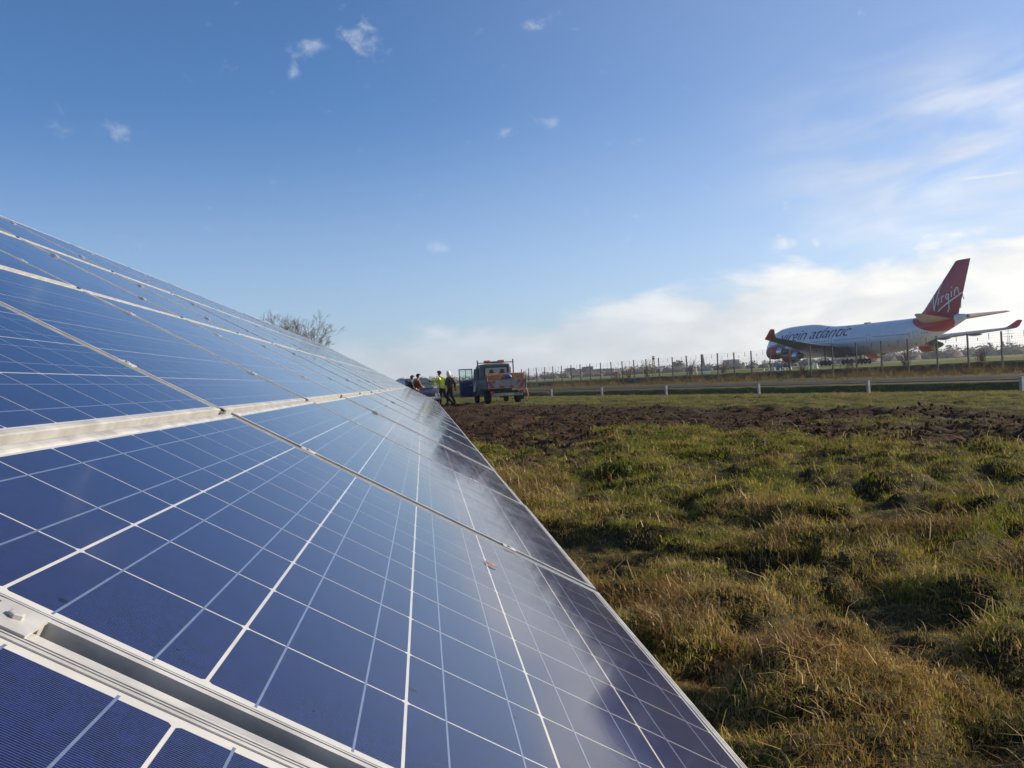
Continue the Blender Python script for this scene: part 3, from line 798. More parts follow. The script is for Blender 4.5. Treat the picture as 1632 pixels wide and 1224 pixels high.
# airline name on the fuselage side
tcu = bpy.data.curves.new('name_text', 'FONT'); tcu.body = 'virgin atlantic'; tcu.size = 4.0; tcu.shear = .28; tcu.offset = -.022; tcu.space_character = .93
to = bpy.data.objects.new('name_text', tcu); COL.objects.link(to)
dg = bpy.context.evaluated_depsgraph_get(); dg.update()
tme0 = bpy.data.meshes.new_from_object(to.evaluated_get(dg), depsgraph=dg)
bpy.data.objects.remove(to)
xs = [v.co.x for v in tme0.vertices]; tx0, tx1 = min(xs), max(xs)
def side_text(sgn):
    bm = bmesh.new(); bm.from_mesh(tme0)
    for v in bm.verts:
        v.co.x = (v.co.x - tx0) / (tx1 - tx0) * 27.0; v.co.y = v.co.y * .92
    for k in range(-4, 12):
        g = bm.verts[:] + bm.edges[:] + bm.faces[:]
        bmesh.ops.bisect_plane(bm, geom=g, plane_co=(0, k * .33, 0), plane_no=(0, 1, 0))
    for k in range(0, 28, 2):
        g = bm.verts[:] + bm.edges[:] + bm.faces[:]
        bmesh.ops.bisect_plane(bm, geom=g, plane_co=(k, 0, 0), plane_no=(1, 0, 0))
    for v in bm.verts:
        a = 10.2 + v.co.x if sgn > 0 else 37.2 - v.co.x
        z = 6.6 + v.co.y
        v.co = Vector(plane_local(a, sgn * (half_width(a, z) + .05), z))
    me = bpy.data.meshes.new('fuselage_lettering'); bm.to_mesh(me); bm.free(); me.materials.append(NAVY); return me
for sgn in (1, -1): link('fuselage_lettering', side_text(sgn), plane)
# windows and doors
WIN = mat('dark_window', (.05, .055, .07), .2, 0, .2)
for sgn in (1, -1):
    wn = MB(); a = 5.5
    while a < 61:
        if not any(abs(a - d) < 1.2 for d in (9.3, 19, 30.5, 44, 58)):
            hw = half_width(a, 5.75)
            wn.box(plane_local(a, sgn * (hw + .005), 5.75), (.20, .05, .28))
        a += .62
    tag(wn.build('cabin_windows', WIN, plane), kind='stuff')
    for d in (9.3, 19, 30.5, 44, 58):
        dm = MB(); hw = half_width(d, 5.4)
        for zz, sz in ((4.45, .05), (6.4, .05)): dm.box(plane_local(d, sgn * (half_width(d, zz) + .01), zz), (1.1, .06, sz))
        for q in (-.55, .55):
            for zz in (4.75, 5.4, 6.05): dm.box(plane_local(d + q, sgn * (half_width(d + q, zz) + .01), zz), (.05, .06, .66))
        dm.build('cabin_door', STEEL, plane)
cock = MB()
for sgn in (1, -1):
    for q in range(3):
        a = 3.0 + q * .55; cock.box(plane_local(a, sgn * (half_width(a, 8.0) + .0) * .98, 8.0 + .1 * q), (.45, .16, .5))
cock.build('cockpit_window', WIN, plane)
MB().lathe([(.0, .36), (-.25, .34), (-.5, .28)], 'X', plane_local(69.65, 0, 8.36), 14).build('tail_exhaust', DARKM, plane, True)
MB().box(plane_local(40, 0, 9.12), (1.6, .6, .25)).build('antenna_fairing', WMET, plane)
# belly fairing
bf = MB(); bf.lathe([(-11, .3), (-9, 1.9), (-4, 2.9), (3, 3.0), (8, 2.2), (10.5, .4)], 'X', (33 - 31, 0, 3.9), 24)
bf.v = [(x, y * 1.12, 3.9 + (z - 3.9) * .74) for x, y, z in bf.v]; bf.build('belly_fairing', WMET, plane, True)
def gear(a, b, n_ax, top, name='landing_gear'):
    g = MB(); g.tube([plane_local(a, b, .55), plane_local(a - .2, b, top)], [.16, .22], 8); g.tube([plane_local(a - n_ax * .75, b, .58), plane_local(a + n_ax * .75, b, .58)], .12, 6)
    go_ = g.build(name, STEEL, plane)
    for k in range(n_ax):
        aa = a + (k - (n_ax - 1) / 2) * 1.45
        for e in (-.55, .55):
            cx = plane_local(aa, b + e, .62)
            wh = MB(); wh.lathe([(-.22, .35), (-.22, .55), (-.12, .62), (.12, .62), (.22, .55), (.22, .35)], 'Y', cx, 18); wo_ = wh.build('wheel', TYRE, go_, True)
            MB().lathe([(-.19, .33), (.19, .33)], 'Y', cx, 12).build('rim', STEEL, wo_)
    return go_
for b in (5.5, -5.5): gear(31.6, b, 2, 3.4)
for b in (1.9, -1.9): gear(34.8, b, 2, 2.6)
gear(7.9, 0, 1, 2.8, 'nose_gear')

# ------------------------------------------------------------------ tipper truck
TB = mat('truck_blue_grey', (.080, .115, .165), .45, 0, .2, 2, coat=.2)
TG = mat('truck_grey', (.085, .09, .092), .45, 0, .15, 2)
TD = mat('door_lining', (.03, .05, .13), .7, 0, .2, 5)
def clear_glass():
    if 'clear_glass' in MATS: return MATS['clear_glass']
    m = bpy.data.materials.new('clear_glass'); m.use_nodes = True; m.node_tree.nodes.clear(); n = NT(m.node_tree)
    t = n.new('ShaderNodeBsdfTransparent'); t.inputs[0].default_value = (.80, .90, .88, 1); g = n.new('ShaderNodeBsdfGlossy'); g.inputs['Roughness'].default_value = .03
    f = n.new('ShaderNodeFresnel'); f.inputs[0].default_value = 1.5; x = n.new('ShaderNodeMixShader'); o = n.new('ShaderNodeOutputMaterial')
    n.put(x.inputs[0], f.outputs[0]); m.node_tree.links.new(t.outputs[0], x.inputs[1]); m.node_tree.links.new(g.outputs[0], x.inputs[2]); m.node_tree.links.new(x.outputs[0], o.inputs[0])
    MATS['clear_glass'] = m; return m
GLASS = mat('tinted_glass', (.20, .25, .245), .06, 0, .1, spec=.8)
WOOD = mat('old_boards', (.36, .17, .07), .8, 0, .4, 5, .4, 20)
ORANGE = mat('amber_lens', (.85, .20, .03), .3, 0, .1)
DIRTYW = mat('dirty_white', (.26, .25, .23), .65, 0, .3, 3)
RLAMP = mat('red_lamp', (.35, .02, .015), .25, 0, .2)
tr = thing('tipper_truck', 'blue-grey tipper truck seen from behind with its left cab door open', 'truck', (4.45, 51.6, 0), R(7))
# local: +Y forwards, X right, origin under the tailboard
def wheel(parent, x, y, r, w, name='wheel'):
    wh = MB(); wh.lathe([(-w / 2, r * .6), (-w / 2, r * .9), (-w * .36, r), (w * .36, r), (w / 2, r * .9), (w / 2, r * .6)], 'X', (x, y, r), 22)
    o = wh.build(name, RUBBER, parent, True)
    MB().lathe([(-w * .42, r * .2), (-w * .46, r * .6), (w * .46, r * .6), (w * .42, r * .2)], 'X', (x, y, r), 16).build('rim', STEEL, o, True)
for sx in (-1, 1):
    wheel(tr, sx * .84, 1.15, .34, .30); wheel(tr, sx * .86, 4.35, .34, .22)
ch = MB()
for sx in (-.42, .42): ch.box((sx, 2.2, .60), (.09, 4.3, .16))
ch.box((0, 1.15, .42), (1.4, .12, .12)).box((0, .2, .62), (.95, .1, .12)); ch.lathe([(-.15, .12), (.15, .12)], 'X', (0, 1.15, .42), 12); ch.build('chassis', BLACK, tr)
bed = MB(); bed.box((0, 1.35, .84), (2.12, 2.7, .10))
for sx in (-1, 1): bed.box((sx * 1.055, 1.37, 1.06), (.05, 2.64, .40))
bed.box((0, 2.71, 1.10), (2.12, .05, .46)); bed.build('tipper_bed', TG, tr)
tb = bevel(MB().box((0, -.03, 1.03), (2.16, .05, .46)).build('tailboard', DIRTYW, tr), .008)
for sx in (-1, 1):
    for cx in (.22, .60, .98):
        q = MB(); w = .15; y = -.058
        pts = [(sx * (cx - .13), .83 if cx > .5 else .83), (sx * (cx - .13 + w), .83), (sx * (cx + .10 + w - .1), 1.22), (sx * (cx + .10 - .1), 1.22)]
        if cx == .60: pts = [(sx * (cx - .02), 1.12), (sx * (cx + .16), 1.12), (sx * (cx + .2), 1.22), (sx * (cx + .02), 1.22)]
        if cx == .22: pts = [(sx * (cx - .1), .83), (sx * (cx + .12), .83), (sx * (cx + .18), .95), (sx * (cx - .04), .95)]
        if cx == .98:
            pts = [(sx * (cx - .02 + .08), .84), (sx * (cx - .16 + .08), .84), (sx * (cx - .42 + .08), 1.22), (sx * (cx - .20 + .08), 1.22)]
            pts = [(-p[0] if False else p[0], 2.06 - p[1]) for p in pts]
        q.prism(pts, -.0605, -.0555, 'Y'); q.build('chevron_stripe', REDP, tb)
bars = MB()
for sx in (-1, 1): bars.tube([(sx * 1.06, -.07, .78), (sx * 1.06, -.07, 1.42)], .025, 6)
bars.build('tailboard_latch', BLACK, tb)
# load: boards and a blue bag
for k, (x, w_, z, y) in enumerate([(-.62, .80, 1.34, .18), (.18, .78, 1.36, .14), (.78, .46, 1.37, .2), (-.5, 1.0, 1.45, .3), (.45, 1.1, 1.48, .28), (-.1, 1.9, 1.545, .4), (.72, .7, 1.53, .25)]):
    o = MB().box((0, 0, 0), (w_, .05, .16)).build('board', WOOD); bevel(o, .008)
    o.location = tr.matrix_basis @ Vector((x, y, z)); o.rotation_euler = (R(random.uniform(-14, 10)), R(random.uniform(-3, 3)), R(7 + random.uniform(-6, 6)))
    lab = ['weathered brown board at the low left end of the truck load', 'weathered brown board in the low middle of the truck load', 'weathered brown board at the low right end of the truck load', 'weathered brown board propped above the left boards on the truck',
           'weathered brown board propped above the right boards on the truck', 'longest brown board, on top of the truck load', 'short brown board at the top right of the truck load'][k]
    tag(o, lab, 'board', 'boards loaded on the truck')
bagm = bmesh.new(); bmesh.ops.create_icosphere(bagm, subdivisions=3, radius=1)
for v in bagm.verts:
    n_ = math.sin(v.co.x * 5 + 1) * math.cos(v.co.z * 4 + v.co.y * 3) * .12; v.co *= 1 + n_; v.co.x *= .19; v.co.y *= .15; v.co.z *= .12
    if v.co.z > .1: v.co.x *= .75
bme = bpy.data.meshes.new('rubble_bag'); bagm.to_mesh(bme); bagm.free(); bme.materials.append(mat('blue_plastic', (.03, .10, .36), .4, 0, .2, 10))
bme.polygons.foreach_set('use_smooth', [True] * len(bme.polygons))
bg_ = link('plastic_bag', bme); bg_.location = tr.matrix_basis @ Vector((.12, .0, 1.43)); tag(bg_, 'blue plastic bag lying on the boards in the truck', 'bag')
# cab: outline in side view (y, z), lofted across with tumblehome
cab = MB()
def cabring(x, k): return [(x, y, z) for y, z in [(2.95, .45), (5.15, .45), (5.25, .95), (4.95, 1.28), (4.25, 2.05 + .04 * k), (3.95, 2.17 + .04 * k), (3.05, 2.18 + .04 * k), (2.95, 2.08 + .04 * k)]]
rings_ = []
for x, k, ins in ((-.98, 0, .0), (-.96, 0, .0), (-.5, 1, 0), (.5, 1, 0), (.96, 0, 0), (.98, 0, 0)):
    r_ = cabring(x, k); rings_.append([(px * (1 if pz < 1.3 else 1 - .13 * (pz - 1.3) / .85), py, pz) for px, py, pz in r_])
cab.rings(rings_); cabo = bevel(cab.build('cab', TB, tr), .05, 3)
bevel(MB().box((.02, 2.955, 1.66), (1.62, .05, .98)).build('cab_rear_wall', TG, cabo), .06, 3)
rw = MB().box((.05, 2.92, 1.78), (1.25, .03, .40)).build('rear_window', GLASS, cabo); bevel(rw, .01)
wf = MB()
for z in (1.57, 1.99): wf.box((.05, 2.91, z), (1.33, .035, .04))
for x in (-.60, .70): wf.box((x, 2.91, 1.78), (.04, .035, .42))
wf.build('window_seal', BLACK, cabo)
for x in (-.22, .40):
    h_ = MB(); pr = [(x - .20, 1.58), (x + .20, 1.58), (x + .19, 1.66), (x + .11, 1.72), (x + .12, 1.82), (x + .07, 1.88), (x - .07, 1.88), (x - .12, 1.82), (x - .11, 1.72), (x - .19, 1.66)]
    h_.prism(pr, 2.896, 2.9035, 'Y'); h_.build('seat_back', mat('seat_cloth', (.06, .065, .065), .9), cabo)
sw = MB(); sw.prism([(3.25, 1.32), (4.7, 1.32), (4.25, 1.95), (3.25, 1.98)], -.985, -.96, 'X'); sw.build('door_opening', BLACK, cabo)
sw = MB(); sw.prism([(3.25, 1.32), (4.7, 1.32), (4.25, 1.95), (3.25, 1.98)], .95, .985, 'X'); sw.build('side_window', GLASS, cabo)
MB().prism([(4.98, 1.30), (4.30, 2.02), (4.36, 2.04), (5.03, 1.32)], -.80, .80, 'X').build('windscreen', GLASS, cabo)
sill = MB().box((-.99, 3.9, .55), (.06, 1.7, .22)); sill.build('step', TG, cabo)
# open passenger door, hinged at the front of the cab and swung square out
door = MB().box((-1.42, 4.55, .82), (.80, .05, .92)); dr = bevel(door.build('cab_door', TB, tr), .02)
df = MB()
for x in (-1.80, -1.05): df.box((x, 4.55, 1.63), (.05, .05, .70))
df.box((-1.425, 4.55, 1.97), (.80, .052, .06)).box((-1.425, 4.55, 1.30), (.80, .052, .06)); df.build('window_frame', TB, dr)
MB().box((-1.425, 4.55, 1.635), (.70, .012, .61)).build('pane', clear_glass(), dr)
MB().box((-1.425, 4.535, 1.635), (.03, .03, .61)).build('window_bar', BLACK, dr)
bevel(MB().box((-1.40, 4.505, .82), (.66, .05, .78)).build('door_lining', TD, dr), .03)
MB().box((-1.15, 4.49, 1.05), (.14, .03, .04)).build('handle', CHROME, dr)
# ladder frame behind the cab, light bar
hf = MB()
for sx in (-1, 1): hf.box((sx * 1.02, 2.78, 1.72), (.055, .055, 1.40))
hf.box((0, 2.78, 2.26), (2.04, .045, .05)).box((0, 2.78, 1.3), (2.04, .045, .05)); hf.build('ladder_frame', BLACK, tr)
lb = bevel(MB().box((.02, 3.25, 2.29), (1.15, .24, .11)).build('light_bar', DIRTYW, tr), .02)
for x in (-.38, .42): bevel(MB().box((x, 3.25, 2.34), (.36, .26, .13)).build('amber_beacon', ORANGE, lb), .03)
bmp = bevel(MB().box((0, -.02, .47), (1.72, .10, .17)).build('rear_bumper', DIRTYW, tr), .02)
MB().box((.12, -.078, .48), (.50, .008, .11)).build('number_plate', mat('yellow_plate', (.50, .40, .12), .5), bmp)
for sx in (-1, 1): bevel(MB().box((sx * .82, -.04, .60), (.20, .10, .16)).build('tail_lamp', RLAMP, tr), .015)
for sx in (-1, 1): MB().box((sx * .95, .75, .38), (.30, .02, .42)).build('mud_flap', RUBBER, tr)
hs = MB().tube([(1.05, .0, .80), (1.12, -.02, .62), (1.16, .02, .4), (1.10, .05, .12)], .022, 6); hs.build('hose', mat('orange_hose', (.5, .12, .04), .6), tr)

# ------------------------------------------------------------------ car
CB = mat('dark_blue_paint', (.008, .013, .050), .4, 0, .1, 2, coat=.35)
car = thing('parked_car', 'dark blue car parked facing the camera beside the end of the array', 'car', (-.45, 54.3, 0), R(197))
# local +Y forwards, X right
body = MB()
def ring(y, hw, zb, zt, n=4):
    return [(-hw, y, zb), (-hw * 1.02, y, zb + (zt - zb) * .5), (-hw * .96, y, zt - .05), (-hw * .82, y, zt), (hw * .82, y, zt), (hw * .96, y, zt - .05), (hw * 1.02, y, zb + (zt - zb) * .5), (hw, y, zb)]
body.rings([ring(-2.05, .74, .45, .92), ring(-1.95, .80, .34, .98), ring(-1.0, .84, .28, 1.0), ring(.7, .84, .28, 1.0), ring(1.15, .84, .30, .97), ring(1.85, .80, .34, .86), ring(2.08, .74, .42, .76)])
bo = bevel(body.build('body', CB, car, True), .015)
gh = MB()
def gring(y, hw0, hw1, z0, z1): return [(-hw0, y, z0), (-hw1, y, z1), (hw1, y, z1), (hw0, y, z0)]
gh.rings([gring(-1.98, .76, .72, .96, .98), gring(-1.72, .77, .63, .96, 1.56), gring(-.6, .78, .64, .96, 1.62), gring(.35, .78, .62, .96, 1.58), gring(1.12, .76, .70, .94, .98)])
gho = bevel(gh.build('greenhouse', CB, car), .03, 2)
CGL = mat('car_glass', (.05, .075, .075), .05, 0, .1, spec=.9)
ws = MB().rings([[(-.66, 1.085, 1.005), (.66, 1.085, 1.005), (.57, .42, 1.545), (-.57, .42, 1.545)], [(-.66, 1.115, 1.02), (.66, 1.115, 1.02), (.57, .45, 1.56), (-.57, .45, 1.56)]]); ws.build('windscreen', CGL, gho)
for sx in (-1, 1):
    for y0, y1, y2, y3 in ((-.02, .86, .30, -.02), (-.98, -.10, -.10, -.98), (-1.78, -1.08, -1.08, -1.60)):
        g_ = MB(); pts = [(y0, 1.03), (y1, 1.03), (y2, 1.50), (y3, 1.50)]
        def xo(z): return .783 - (z - .96) / .64 * .145
        g_.rings([[(sx * (xo(z) - .01), y, z) for y, z in pts], [(sx * (xo(z) + .006), y, z) for y, z in pts]]); g_.build('side_window', CGL, gho)
    MB().lathe([(-.02, .06), (0, .10), (.02, .09)], 'Y', (sx * .56, 2.06, .66), 14).build('headlight', CHROME, bo, True)
    m_ = bevel(MB().box((sx * .93, .78, 1.03), (.18, .09, .12)).build('mirror', CHROME, bo), .02)
    wheel(car, sx * .74, 1.3, .31, .19); wheel(car, sx * .74, -1.3, .31, .19)
bevel(MB().box((0, 2.10, .46), (1.56, .12, .16)).build('bumper', mat('grey_bumper', (.36, .37, .38), .5), bo), .03)
gr_ = MB()
for z in (.60, .64, .68, .72): gr_.box((0, 2.085, z), (.86, .03, .018))
gr_.build('grille', BLACK, bo)
MB().box((0, 2.165, .46), (.50, .01, .11)).build('number_plate', mat('white_plate', (.6, .6, .58), .5), bo)
rr_ = MB()
for sx in (-1, 1): rr_.tube([(sx * .56, -1.5, 1.62), (sx * .56, -.2, 1.66)], .018, 6)
rr_.build('roof_rail', BLACK, gho)

# ------------------------------------------------------------------ people
SKIN = mat('skin', (.42, .24, .16), .6, 0, .1, 10)
DKTR = mat('dark_trousers', (.018, .018, .022), .85, 0, .25, 12, .3, 30)
BOOT = mat('boots', (.03, .022, .016), .7, 0, .3, 12)
def person(label, loc, face, coat_m, trousers, head_kind, pose, scale=1.0, glove=None, extra=None, group='workers by the vehicles'):
    """face: heading angle of the person (radians, 0 = +Y). local +Y is forwards, X right."""
    p = thing('person', label, 'person', loc, face, group); p.scale = (scale,) * 3
    lean = pose.get('lean', 0.0)
    def L(x, y, z): return (x, y + lean * max(0, z - .9), z)
    lf, rf = pose['lfoot'], pose['rfoot']; lk, rk = pose['lknee'], pose['rknee']
    lh, rh = pose['lhand'], pose['rhand']; le, re_ = pose['lelbow'], pose['relbow']
    hd = pose.get('head', (0, .03, 0))
    J = [(*L(0, 0, .95), .135, .105), (*L(0, 0, 1.14), .13, .10), (*L(0, .0, 1.36), .155, .105), (*L(0, .01, 1.47), .07, .07), (*L(hd[0] * .5, .02 + hd[1] * .5, 1.55), .055, .055),
         (*L(hd[0], hd[1] + .01, 1.63), .078, .092), (*L(hd[0], hd[1] + .015, 1.72), .074, .088),
         (-.10, 0.0, .86, .10, .10), (*lk, .078), (lf[0], lf[1] - .02, lf[2] + .10, .06), (lf[0], lf[1] + .12, lf[2] + .04, .04, .04),
         (.10, 0.0, .86, .10, .10), (*rk, .078), (rf[0], rf[1] - .02, rf[2] + .10, .06), (rf[0], rf[1] + .12, rf[2] + .04, .04, .04),
         (*L(-.20, 0, 1.41), .062), (*L(*le), .05), (*L(*lh), .038), (*L(.20, 0, 1.41), .062), (*L(*re_), .05), (*L(*rh), .038)]
    E = [(0, 1), (1, 2), (2, 3), (3, 4), (4, 5), (5, 6), (0, 7), (7, 8), (8, 9), (9, 10), (0, 11), (11, 12), (12, 13), (13, 14), (2, 15), (15, 16), (16, 17), (2, 18), (18, 19), (19, 20)]
    zsh = L(0, 0, 1.49)[2]
    body = skin_mesh('body', J, E, [trousers, SKIN, BOOT], 2, lambda c: 2 if c.z < .11 + min(lf[2], rf[2]) else (1 if c.z > zsh else 0))
    link('body', body, p)
    JC = [(*L(0, -.005, .84), .20, .165), (*L(0, 0, 1.0), .20, .165), (*L(0, 0, 1.16), .195, .16), (*L(0, .0, 1.36), .205, .155), (*L(0, .01, 1.475), .095, .09),
          (*L(-.22, 0, 1.41), .09), (*L(*le), .078), (*L(le[0] * .2 + lh[0] * .8, le[1] * .2 + lh[1] * .8, le[2] * .2 + lh[2] * .8), .055),
          (*L(.22, 0, 1.41), .09), (*L(*re_), .078), (*L(re_[0] * .2 + rh[0] * .8, re_[1] * .2 + rh[1] * .8, re_[2] * .2 + rh[2] * .8), .055)]
    EC = [(0, 1), (1, 2), (2, 3), (3, 4), (3, 5), (5, 6), (6, 7), (3, 8), (8, 9), (9, 10)]
    jk = link('jacket', skin_mesh('jacket', JC, EC, coat_m, 2), p)
    hx, hy, hzz = L(hd[0], hd[1] + .01, 1.66)
    # hands: palm, four fingers and a thumb, joined to each forearm
    for (h0, e0, sx) in ((lh, le, -1), (rh, re_, 1)):
        hv = Vector(L(*h0)); ev = Vector(L(*e0)); d = (hv - ev).normalized(); side = d.cross(Vector((0, 0, 1)));
        if side.length < .2: side = Vector((1, 0, 0))
        side.normalize(); nrm = side.cross(d).normalized()
        hm = MB(); hm.tube([hv - d * .02, hv + d * .045, hv + d * .085], [.032, .042, .036], 8)
        for k in range(4):
            o_ = side * (k - 1.5) * .02; ln = (.065, .075, .07, .055)[k]; b0 = hv + d * .08 + o_
            hm.tube([b0, b0 + d * ln * .55 - nrm * .006, b0 + d * ln * .9 - nrm * .028], [.0095, .009, .007], 6)
        b0 = hv + d * .02 - side * .036; hm.tube([b0, b0 + d * .035 - side * .025, b0 + d * .065 - side * .026 - nrm * .01], [.012, .011, .008], 6)
        hm.build('hand', glove or SKIN, p, True)
    # face: nose, eyes, mouth, ears
    fm = MB(); fm.rings([[(hx - .012, hy + .078, hzz + .03), (hx + .012, hy + .078, hzz + .03), (hx, hy + .07, hzz + .035)], [(hx - .018, hy + .082, hzz - .018), (hx + .018, hy + .082, hzz - .018), (hx, hy + .112, hzz - .014)]])
    for sx in (-1, 1): fm.lathe([(-.012, .012), (0, .03), (.012, .012)], 'X', (hx + sx * .08, hy - .005, hzz + .005), 8)
    fm.build('nose_and_ears', SKIN, p, True)
    ey = MB()
    for sx in (-1, 1): ey.lathe([(-.004, .004), (0, .010), (.004, .004)], 'Y', (hx + sx * .03, hy + .083, hzz + .03), 8)
    ey.box((hx, hy + .082, hzz - .05), (.045, .012, .008)); ey.build('eyes_and_mouth', mat('face_dark', (.10, .05, .04), .6), p)
    hb = bmesh.new(); bmesh.ops.create_uvsphere(hb, u_segments=16, v_segments=10, radius=1)
    if head_kind[0] == 'hood':
        for v in hb.verts: v.co = Vector((v.co.x * .118, v.co.y * .128 - .02, v.co.z * .15 + .005))
        bmesh.ops.delete(hb, geom=[v for v in hb.verts if v.co.y > .062 and v.co.z < .10], context='VERTS')
    else:
        for v in hb.verts: v.co = Vector((v.co.x * .102, v.co.y * .118 - .006, v.co.z * .105 + .062))
        bmesh.ops.delete(hb, geom=[v for v in hb.verts if v.co.z < (.045 if v.co.y > .02 else -.03)], context='VERTS')
    hme = bpy.data.meshes.new(head_kind[0]); hb.to_mesh(hme); hb.free(); hme.materials.append(head_kind[1])
    hme.polygons.foreach_set('use_smooth', [True] * len(hme.polygons))
    ho = link(head_kind[0], hme, p, (hx, hy, hzz)); sm = ho.modifiers.new('thick', 'SOLIDIFY'); sm.thickness = .012; sm.offset = 1
    if extra: extra(p, L)
    return p
YEL = mat('hi_vis_yellow', (.74, .86, .03), .7, 0, .12, 10, .3, 25)
SILVERT = mat('reflective_tape', (.55, .56, .55), .35, .3, .05)
BRN = mat('brown_jacket', (.075, .05, .028), .85, 0, .3, 10, .3, 25)
RUST = mat('rust_jacket', (.16, .07, .035), .85, 0, .3, 10, .3, 25)
BLK = mat('black_jacket', (.02, .018, .018), .85, 0, .3, 10, .3, 25)
KNIT = mat('black_knit', (.012, .012, .014), .95, 0, .2, 30)
WHOOD = mat('white_hood', (.72, .70, .68), .85, 0, .1, 12)
HAIR = mat('dark_hair', (.02, .014, .01), .8, 0, .3, 40)
def tape(p, L):
    t = MB()
    for z in (1.02, 1.2):
        t.rings([[(math.cos(a) * .22, .10 * max(0, z - .9) + math.sin(a) * .18, z - .022) for a in np.linspace(0, 2 * math.pi, 21)[:-1]], [(math.cos(a) * .218, .10 * max(0, z - .9) + math.sin(a) * .178, z + .022) for a in np.linspace(0, 2 * math.pi, 21)[:-1]]], cap=False)
    o = t.build('reflective_band', SILVERT, p)
# facing left in the picture = -X : rotate +Y to -X = +90 deg
person('worker in yellow high-visibility jacket and black hat, striding and pointing left', (1.06, 54.3, .0), R(60), YEL, DKTR, ('hat', KNIT),
       dict(lean=.10, lfoot=(-.10, .10, 0), rfoot=(.10, -.52, .02), lknee=(-.10, .10, .50), rknee=(.10, -.12, .46), lelbow=(-.26, .26, 1.28), lhand=(-.20, .56, 1.30),
            relbow=(.31, -.10, 1.14), rhand=(.24, .14, 1.02), head=(0, .06, 0)), 1.07, KNIT, tape)
person('worker with white hood and brown jacket walking right of the yellow jacket', (1.50, 54.6, .0), R(66), BRN, DKTR, ('hood', WHOOD),
       dict(lean=.02, lfoot=(-.10, .16, 0), rfoot=(.10, -.20, .0), lknee=(-.10, .12, .50), rknee=(.10, -.02, .49), lelbow=(-.30, .06, 1.14), lhand=(-.28, .22, .98),
            relbow=(.31, -.16, 1.13), rhand=(.31, -.16, .86), head=(0, .05, 0)), 1.06, mat('red_glove', (.30, .05, .04), .8))
person('worker in black hat and rust-brown jacket leaning by the car bonnet', (-.38, 52.2, .0), R(-65), RUST, DKTR, ('hat', KNIT),
       dict(lean=.12, lfoot=(-.12, .05, 0), rfoot=(.12, -.05, .0), lknee=(-.12, .05, .49), rknee=(.12, .0, .49), lelbow=(-.28, .12, 1.14), lhand=(-.10, .34, 1.10),
            relbow=(.28, .12, 1.14), rhand=(.10, .34, 1.10), head=(0, .07, 0)), 1.0)
person('dark-haired worker in black jacket standing closest to the array', (-.74, 51.8, .0), R(-75), BLK, DKTR, ('hair', HAIR),
       dict(lean=.16, lfoot=(-.12, .05, 0), rfoot=(.12, -.05, .0), lknee=(-.12, .06, .49), rknee=(.12, .0, .49), lelbow=(-.28, .10, 1.13), lhand=(-.12, .32, 1.06),
            relbow=(.28, .10, 1.13), rhand=(.12, .32, 1.06), head=(0, .08, 0)), .96)

# ------------------------------------------------------------------ marker posts along the road
D2 = Vector((-.296, .955, 0)); P0 = Vector((19.24, 29.6, 0))
POSTW = mat('weathered_white_post', (.36, .36, .355), .75, 0, .25, 6)
mp = MB(); mp.box((0, 0, .17), (.11, .10, .58)); mp.box((0, 0, .47), (.125, .115, .03)); mp_me = mp.mesh('marker_post', POSTW)
names = ['tall near white marker post at the right edge, before the dark bank', 'white marker post, second from the right along the road', 'white marker post, third from the right along the road',
         'white marker post, fourth from the right along the road', 'white marker post, fifth from the right along the road', 'white marker post just right of the truck',
         'white marker post between the workers and the truck door']
for k, t in enumerate((0, 6.85, 13.75, 21.7, 29.0, 36.2, 53.5)):
    p = P0 + D2 * t
    o = link('marker_post', mp_me, None, (p.x, p.y, hz(p.x, p.y)), R(17)); o.scale = (1, 1, random.uniform(.93, 1.07)); o.rotation_euler.x = random.uniform(-.04, .04)
    bevel(o, .012); tag(o, names[k], 'marker post', 'white marker posts along the perimeter road')

# ------------------------------------------------------------------ perimeter fence
fence = thing('perimeter_fence', 'tall wire airfield fence with grey posts and strands along the top', 'fence', (42.3, 67.2, 0))
FP = mat('fence_post', (.09, .087, .082), .8, 0, .25, 5)
pm = MB(); pm.box((0, 0, 1.42), (.10, .10, 3.04)); pm.box((0, 0, 2.96), (.115, .115, .03)); post_me = pm.mesh('post', FP)
WIRE = mat('wire', (.13, .13, .13), .5, .5, .1)
F0 = Vector((42.3, 67.2, 0)); SP = 3.0; ks = list(range(-7, 31))
tops = []
for k in ks:
    p = F0 + D2 * (k * SP); z = hz(p.x, p.y) - .05
    o = link('post', post_me, fence, (p.x - F0.x, p.y - F0.y, z), R(17)); o.rotation_euler = (random.uniform(-.012, .012), random.uniform(-.012, .012), R(17))
    tops.append(Vector((p.x - F0.x, p.y - F0.y, z)))
def wire(mb, a, b, r=.004): mb.tube([a, b], r, 3, cap=False)
for zz in (2.38, 2.55, 2.72, 2.90):
    w = MB()
    for a, b in zip(tops[:-1], tops[1:]): wire(w, a + Vector((0, 0, zz)), b + Vector((0, 0, zz)), .0055)
    w.build('strand', WIRE, fence)
w = MB()
for a, b in zip(tops[:-1], tops[1:]):
    for z in np.arange(.15, 2.3, .155): wire(w, a + Vector((0, 0, z)), b + Vector((0, 0, z)), .0042)
    for t in np.arange(.05, 1, .05): q = a.lerp(b, t); wire(w, q + Vector((0, 0, .1)), q + Vector((0, 0, 2.3)), .0042)
tag(w.build('wire_mesh', WIRE, fence), kind='stuff')
dm = MB().box((0, 0, 2.66), (.03, .03, .46)).mesh('spacer', FP); dm2 = MB().box((0, 0, 2.5), (.03, .03, .24)).mesh('spacer', FP)
for a, b in zip(tops[:-1], tops[1:]):
    link('spacer', dm, fence, a.lerp(b, .36)); link('spacer', dm2, fence, a.lerp(b, .70))

